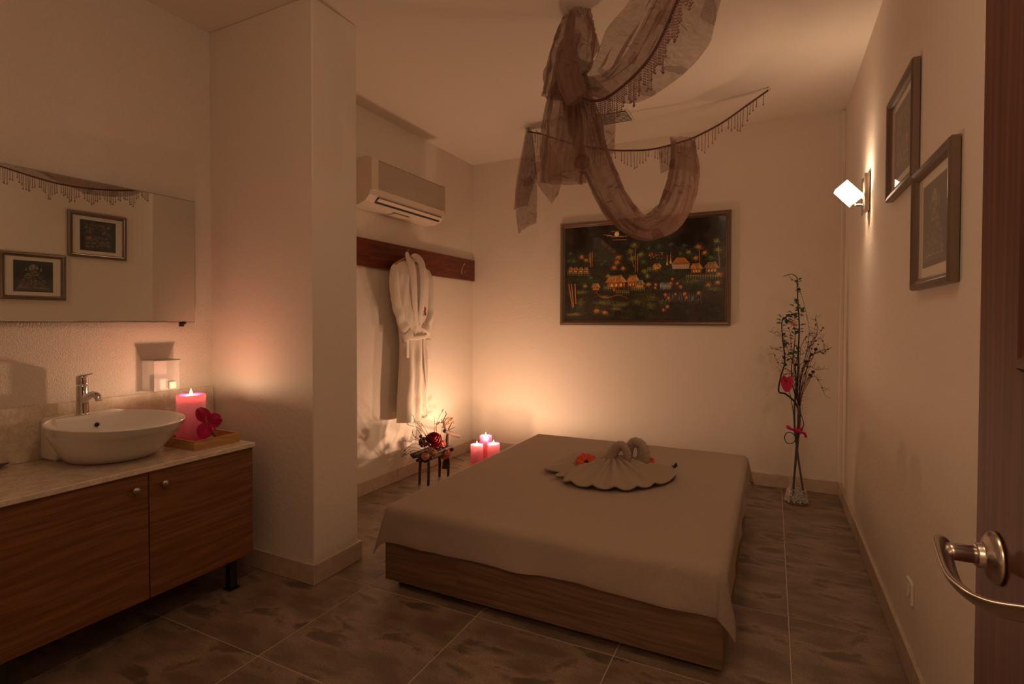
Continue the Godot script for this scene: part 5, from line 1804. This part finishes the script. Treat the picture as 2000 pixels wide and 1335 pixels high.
	for q in twigs:
		var pts: Array = foot.call(n)
		var dz := rng.randf_range(-0.06, 0.08)
		for s in q:
			pts.append(pz(s[0], s[1], z + dz))
		var o := branch("dry_twig", "thin dry brown twig fanning out of the glass vase", pts, 0.003, 0.0009, M.twig, "dry twigs in the glass vase")
		var bits := MB.new()
		var p2 := smooth(pts, 5)
		for k in range(int(p2.size() * 0.55), p2.size()):
			if rng.randf() < 0.75:
				var dir := Vector3(rng.randf_range(-1, 1), rng.randf_range(-0.2, 1), rng.randf_range(-0.6, 0.6)).normalized()
				bits.tube([p2[k], p2[k] + dir * rng.randf_range(0.02, 0.06)], [0.0012, 0.0006], 4)
			if rng.randf() < 0.25:
				bits.lathe([Vector2(0.0005, -0.006), Vector2(0.006, 0), Vector2(0.0005, 0.006)], 6, p2[k])
		obj("twiglets", bits, M.twig, o)
		n += 1
	# dried heads
	for s in [[1585, 692], [1593, 682], [1582, 732], [1588, 726], [1554, 712], [1575, 706]]:
		var p := pz(s[0], s[1], z + 0.03)
		var hb := MB.new()
		hb.lathe([Vector2(0.001, -0.011), Vector2(0.009, -0.005), Vector2(0.012, 0.002), Vector2(0.008, 0.009), Vector2(0.001, 0.011)], 8, p)
		hb.tube([p, p + Vector3(-0.02, -0.06, 0), c + Vector3(0, 0.70, 0.01)], [0.0012], 4)
		tag(obj("seed_head", hb, M.twig_dark, null, c + Vector3(0, 0.68, 0)), "dark round dried seed head on a thin stalk in the glass vase", "seed head", "dried seed heads in the glass vase")
	# pink fern plume
	var plume := MB.new()
	var pp := [c + Vector3(0.01, 0.62, 0.01), pz(1566, 770, z), pz(1575, 745, z), pz(1584, 735, z)]
	var ps := smooth(pp, 6)
	for k in ps.size():
		plume.tube([ps[k], ps[k] + Vector3(0.045, 0.02, 0.01) * (1.2 - float(k) / ps.size())], [0.0016, 0.0006], 4)
		plume.tube([ps[k], ps[k] + Vector3(-0.02, 0.04, 0.01) * (1.2 - float(k) / ps.size())], [0.0016, 0.0006], 4)
	plume.tube(ps, [0.002], 5)
	tag(obj("fern_plume", plume, M.dusty_rose, null, pp[0]), "dusty pink dried fern plume low in the glass vase", "dried fern")
	# magenta anthurium
	var ac := pz(1537, 750, z + 0.06)
	var an := thing("anthurium", "magenta heart-shaped anthurium flower at the rim of the glass vase", "flower", c + Vector3(-0.01, 0.6, 0.02))
	var heart := func(u: float, v: float) -> Vector3:
		var g := (v - 0.5) * 2.0
		var l := 0.047 - u * 0.098
		var w := 0.039 * pow(maxf(0.0, sin(PI * clampf(0.16 + 0.80 * u, 0.0, 1.0))), 0.8) * g
		return ac + Vector3(w, l + 0.018 * absf(g) * (1.0 - u), 0.012 * g * g + 0.01 * u)
	obj("spathe", sheet(12, 12, heart, 0.0012), M.magenta, an)
	obj("spadix", tubemb([ac + Vector3(0, 0.015, 0.012), ac + Vector3(-0.012, 0.035, 0.03)], [0.004, 0.002], 8), M.dark_red, an)
	obj("stalk", tubemb(smooth([c + Vector3(-0.01, 0.45, 0.01), c + Vector3(-0.03, 0.66, 0.03), ac + Vector3(0, 0.03, -0.004)], 5), [0.0025], 6), M.leaf_dark, an)
	# vine ring below the bow
	var rc := pz(1543, 855, z + 0.03)
	var vr := []
	for k in 15:
		var a2 := deg_to_rad(20.0 + k * 23.0)
		vr.append(rc + Vector3(cos(a2) * 0.034, sin(a2) * 0.040, 0.01 * sin(a2 * 2.0)))
	vr.append(pz(1570, 830, z + 0.03))
	vr.append(pz(1560, 800, z + 0.03))
	tag(obj("vine_curl", tubemb(smooth(vr, 3), [0.0028], 6), M.twig_dark, null, rc), "dark curled vine looped at the neck of the glass vase", "vine")

# ---------------------------------------------------------------- towel swans on the bed
func fan(center: Vector3, rim: Array, pleats: float, crown: float, amp: float, seed_: int) -> MB:
	var r := smooth(rim, 8)
	var n := noise(seed_, 1.0, 2)
	return sheet(150, 16, func(u: float, v: float) -> Vector3:
		var e: Vector3 = at_t(r, u)
		var p := center.lerp(e, v)
		var w := sin(u * pleats * TAU + 0.6 * n.get_noise_2d(u * 6.0, 3.0))
		var h := crown * pow(1.0 - v, 1.4) + amp * (0.5 + 0.5 * w) * smoothstep(0.0, 0.35, v) * (1.0 - 0.25 * v) + 0.010
		var tang: Vector3 = at_t(r, minf(1.0, u + 0.01)) - at_t(r, maxf(0.0, u - 0.01))
		return Vector3(p.x, 0.396 + h, p.z) + tang.normalized() * 0.010 * cos(u * pleats * TAU) * v, 0.010)

func neck(pts: Array, radii: Array) -> MB:
	var p := smooth(pts, 7)
	var r := smooth(radii, 7)
	var b := MB.new()
	b.tube(p, r, 18)
	var per := 18
	for k in p.size():
		for s in per:
			var i := k * per + s
			var o: Vector3 = b.v[i] - p[k]
			b.v[i] = p[k] + o * (1.0 + 0.07 * sin(k * 1.9 + sin(s * 0.7) * 1.5))
	return b

func towel_swans() -> void:
	var y := 0.398
	var t := thing("towel_swan", "beige towel folded as a swan with a wide pleated fan, neck arching into a heart", "towel", Vector3(py(1195, 920, y).x, 0.394, py(1195, 920, y).z))
	var rim := []
	for q in [[1172, 900], [1138, 918], [1100, 940], [1122, 951], [1158, 957], [1193, 960], [1231, 961], [1262, 956], [1290, 950], [1320, 937], [1312, 924], [1268, 912]]:
		rim.append(py(q[0], q[1], y))
	obj("fan", fan(py(1198, 908, y), rim, 9.0, 0.055, 0.022, 301), M.towel, t)
	var zl := py(1198, 906, 0.42).z + 0.02
	var nl := []
	for q in [[1182, 914], [1190, 899], [1197, 883], [1206, 872], [1215, 870], [1222, 878], [1226, 891], [1226, 904]]:
		nl.append(pz(q[0], q[1], zl))
	obj("neck", neck(nl, [0.040, 0.038, 0.033, 0.029, 0.026, 0.024, 0.022, 0.014]), M.towel, t)
	var t2 := thing("towel_swan", "beige towel folded as a swan whose layered tail carries the coral hibiscus", "towel", Vector3(py(1180, 905, y).x, 0.394, py(1180, 905, y).z))
	var zr := zl - 0.07
	var nr := []
	for q in [[1247, 912], [1256, 898], [1257, 882], [1251, 868], [1240, 863], [1232, 869], [1229, 882], [1231, 896]]:
		nr.append(pz(q[0], q[1], zr))
	obj("neck", neck(nr, [0.040, 0.040, 0.036, 0.031, 0.028, 0.026, 0.023, 0.014]), M.towel, t2)
	var rim2 := []
	for q in [[1198, 893], [1165, 888], [1130, 892], [1085, 908], [1063, 923], [1096, 927], [1085, 937], [1118, 933], [1140, 931], [1172, 922]]:
		rim2.append(py(q[0], q[1], y))
	obj("tail", fan(py(1190, 904, y), rim2, 5.0, 0.035, 0.016, 302), M.towel, t2)
	obj("wing_roll", neck([py(1222, 905, 0.425), py(1250, 908, 0.420), py(1290, 913, 0.412), py(1316, 917, 0.408)], [0.030, 0.026, 0.020, 0.012]), M.towel, t2)
	hibiscus("coral hibiscus flower lying on the towel swan's layered tail", py(1145, 903, 0.440), 0.058, M.coral)
	hibiscus("small red hibiscus flower tucked behind the towel swan's neck", py(1266, 904, 0.432), 0.034, M.coral)
	var lf := MB.new()
	var lp := py(1318, 911, 0.425)
	leaf_on(lf, lp + Vector3(0, -0.01, 0), Vector3(0.2, 0.9, 0.1).normalized(), 0.04, 0.3)
	leaf_on(lf, lp + Vector3(0, -0.01, 0), Vector3(-0.5, 0.5, 0.2).normalized(), 0.03, 0.3)
	tag(obj("leaf_sprig", lf, M.leaf_dark, null, lp), "small dark green leaf sprig at the tip of the towel roll", "leaf")

func hibiscus(label: String, c: Vector3, r: float, m: Material) -> void:
	var t := thing("hibiscus_flower", label, "flower", c)
	var face := (CAM - c).normalized() * 0.6 + Vector3.UP * 0.7
	face = face.normalized()
	var ex := face.cross(Vector3.UP).normalized()
	var ey := ex.cross(face).normalized()
	for k in 5:
		var a := TAU * k / 5.0 + 0.3
		var dir := ex * cos(a) + ey * sin(a)
		var side := face.cross(dir)
		obj("petal", sheet(8, 8, func(u: float, v: float) -> Vector3:
			var g := (v - 0.5) * 2.0
			var w := r * 0.52 * pow(maxf(0.0, sin(PI * clampf(0.06 + 0.82 * u, 0.0, 1.0))), 0.7) * g
			return c + dir * (r * (0.05 + u)) + side * w + face * (0.010 * sin(u * 2.6) + 0.008 * g * g + 0.004 * sin(g * 7.0) * u), 0.001), m, t)
	var core := MB.new()
	core.lathe([Vector2(0.001, 0.0), Vector2(r * 0.2, 0.004), Vector2(r * 0.16, 0.012), Vector2(0.001, 0.016)], 12, Vector3.ZERO)
	core.move(Transform3D(Basis(ex, face, ex.cross(face)), c + face * 0.004))
	obj("core", core, M.dark_red, t)
	obj("stamen", tubemb([c, c + face * 0.03 + ex * 0.005], [0.002, 0.0012], 6), M.straw, t)

# ---------------------------------------------------------------- twig deer planter with dried flowers
func rose(called: String, label: String, c: Vector3, r: float, m: Material) -> void:
	var t := thing(called, label, "dried flower", c + Vector3(0, -r, 0))
	var face := ((CAM - c).normalized() + Vector3.UP * 0.5).normalized()
	var ex := face.cross(Vector3.UP).normalized()
	var ey := ex.cross(face).normalized()
	for ring_ in 4:
		var n: int = [6, 5, 4, 3][ring_]
		for k in n:
			var a := TAU * k / n + ring_ * 0.55
			var dir := ex * cos(a) + ey * sin(a)
			var side := face.cross(dir)
			var rr := r * (1.0 - 0.23 * ring_)
			obj("petal", sheet(6, 6, func(u: float, v: float) -> Vector3:
				var g := (v - 0.5) * 2.0
				var curl := sin(u * 1.9)
				return c + dir * rr * (0.30 + 0.62 * curl) * (1.0 - 0.16 * g * g) + side * rr * 0.60 * g * (0.45 + 0.55 * sin(u * 2.4)) + face * (r * (0.75 * u * (0.55 + 0.22 * ring_) - 0.35 + 0.10 * ring_) - r * 0.08 * u * u * (3 - ring_)), 0.001), m, t)
	var core := MB.new()
	core.lathe([Vector2(0.001, -r * 0.5), Vector2(r * 0.6, -r * 0.2), Vector2(r * 0.45, r * 0.1), Vector2(r * 0.2, r * 0.34), Vector2(0.001, r * 0.36)], 12, c)
	obj("heart", core, m, t)

func planter() -> void:
	var zf := -3.305
	var zb := -3.575
	var xa := -2.455
	var xb := -2.330
	var t := thing("deer_planter", "small deer-shaped planter of rough twigs standing on the tiles in the alcove", "planter", Vector3(-2.39, 0, -3.44))
	for q in [[xa, -3.345], [xb, -3.285], [xa + 0.03, -3.575], [xb - 0.03, -3.605]]:
		obj("leg", tubemb([Vector3(q[0], 0, q[1]), Vector3(q[0] + 0.004, 0.11, q[1]), Vector3(q[0] * 0.9 + -2.39 * 0.1, 0.23, q[1] * 0.9 + -3.44 * 0.1)], [0.010, 0.011, 0.012], 9), M.bark, t)
	for k in 5:
		var x := lerpf(xa - 0.005, xb + 0.005, k / 4.0)
		var y := 0.205 if k > 0 and k < 4 else 0.225
		obj("body_stick", tubemb([Vector3(x, y, zf + 0.03), Vector3(x + 0.004, y + 0.004, -3.44), Vector3(x, y, zb - 0.03)], [0.012, 0.0135, 0.012], 9), M.bark, t)
	for zz in [zf + 0.015, zb - 0.01]:
		obj("cross_stick", tubemb([Vector3(xa - 0.03, 0.228, zz), Vector3(xb + 0.03, 0.236, zz)], [0.011], 8), M.bark, t)
	for q in [[xa - 0.012, 0.248], [xb + 0.012, 0.252]]:
		obj("rail_stick", tubemb([Vector3(q[0], q[1], zf + 0.05), Vector3(q[0], q[1] + 0.004, zb - 0.02)], [0.010], 8), M.bark, t)
	var nb := px(871, 905, -2.38)
	var nt := px(876, 848, -2.38)
	obj("neck", tubemb([nb + Vector3(0, -0.04, 0.01), nb, nt], [0.030, 0.025, 0.019], 10), M.bark, t)
	var h0 := px(871, 843, -2.38)
	obj("head", tubemb([h0 + Vector3(0, 0.012, 0.02), px(880, 846, -2.38), px(897, 851, -2.38)], [0.015, 0.018, 0.018], 10), M.bark, t)
	for q in [[[872, 842], [866, 820], [872, 808], [870, 803]], [[876, 840], [888, 834]], [[870, 838], [864, 822], [862, 818]], [[876, 838], [882, 826], [886, 822]]]:
		var pts := []
		for s in q:
			pts.append(px(s[0], s[1], -2.38))
		obj("antler", tubemb(pts, [0.006, 0.004, 0.003], 6), M.bark, t)
	obj("tail_twig", tubemb([px(884, 892, -2.36), px(894, 896, -2.34), px(906, 899, -2.32)], [0.003, 0.002], 5), M.twig, t)
	# dried flowers and twigs set in the body
	rose("dried_rose", "large dark crimson dried rose in the twig deer planter", px(847, 857, -2.36), 0.070, M.crimson)
	rose("dried_rose", "dusty pink dried rose beside the neck of the twig deer", px(868, 885, -2.32), 0.050, M.dusty_rose)
	rose("dried_rose", "small straw-coloured dried rose low in the twig deer planter", px(845, 884, -2.32), 0.038, M.straw)
	rose("dried_rose", "small straw-coloured dried bloom over the front legs of the twig deer", px(831, 890, -2.33), 0.032, M.peach)
	rose("dried_rose", "small dark brown-red dried bloom tucked behind the large crimson rose", px(828, 862, -2.40), 0.044, M.berry)
	rose("dried_rose", "small dusty dried bloom between the crimson rose and the deer's neck", px(862, 866, -2.38), 0.040, M.dusty_rose)
	var rng := RandomNumberGenerator.new()
	rng.seed = 44
	for s in [[822, 852], [829, 862], [824, 870], [856, 868], [866, 862], [860, 878], [865, 872], [838, 868]]:
		var c := px(s[0], s[1], -2.36 + rng.randf_range(-0.03, 0.03))
		var b := MB.new()
		b.lathe([Vector2(0.001, -0.014), Vector2(0.010, -0.008), Vector2(0.014, 0.0), Vector2(0.010, 0.009), Vector2(0.001, 0.014)], 10, c)
		b.tube([c, Vector3(-2.39, 0.24, c.z * 0.5 - 3.44 * 0.5)], [0.0015], 4)
		tag(obj("dried_berry", b, M.berry, null, c), "dark red dried berry among the flowers of the twig deer planter", "berry", "berries in the twig deer planter")
	var sprays := [[[832, 860], [815, 838], [808, 815], [806, 811]], [[836, 858], [826, 840], [820, 832], [812, 824]], [[834, 856], [828, 846], [818, 836], [800, 830], [795, 828]], [[828, 872], [810, 866], [798, 872], [790, 880]], [[826, 878], [806, 874], [792, 884], [786, 892]], [[830, 868], [812, 858], [800, 862], [788, 860]], [[848, 850], [849, 830], [848, 814]], [[852, 850], [853, 826], [862, 806], [866, 799]], [[824, 880], [804, 880], [796, 886], [788, 888]], [[838, 852], [822, 826], [812, 824]], [[828, 866], [808, 850], [806, 838]]]
	for q in sprays:
		var dx := rng.randf_range(-0.05, 0.05)
		var pts := [Vector3(-2.39, 0.24, -3.42)]
		for s in q:
			pts.append(px(s[0], s[1], -2.38 + dx))
		var o := branch("dry_sprig", "thin dry sprig with tiny buds fanning out of the twig deer planter", pts, 0.0022, 0.0008, M.twig, "dry sprigs in the twig deer planter")
		var bits := MB.new()
		var p2 := smooth(pts, 5)
		for k in range(int(p2.size() * 0.5), p2.size()):
			if rng.randf() < 0.6:
				bits.tube([p2[k], p2[k] + Vector3(rng.randf_range(-1, 1), rng.randf_range(-0.3, 1), rng.randf_range(-1, 1)).normalized() * 0.022], [0.0010, 0.0006], 4)
			if rng.randf() < 0.35:
				bits.lathe([Vector2(0.0004, -0.004), Vector2(0.0042, 0), Vector2(0.0004, 0.004)], 6, p2[k])
		obj("buds", bits, M.twig, o)
	for q in [[[850, 850], [852, 832], [860, 826], [872, 826]], [[862, 850], [868, 834], [878, 822], [884, 818]], [[864, 850], [872, 830], [888, 828]], [[860, 850], [866, 828], [876, 816]]]:
		var pts := [Vector3(-2.39, 0.24, -3.50)]
		for s in q:
			pts.append(px(s[0], s[1], -2.40))
		var o := branch("wheat_ear", "feathery straw-coloured wheat ear in the twig deer planter", pts, 0.0016, 0.001, M.straw, "wheat ears in the twig deer planter")
		var ear := MB.new()
		var p2 := smooth(pts, 5)
		for k in range(int(p2.size() * 0.55), p2.size()):
			for s in 4:
				leaf_on(ear, p2[k], Vector3(rng.randf_range(-1, 1), rng.randf_range(0.2, 1), rng.randf_range(-1, 1)).normalized(), 0.024, 0.12)
		tag(obj("grains", ear, M.straw, o), "", "", "", "stuff")
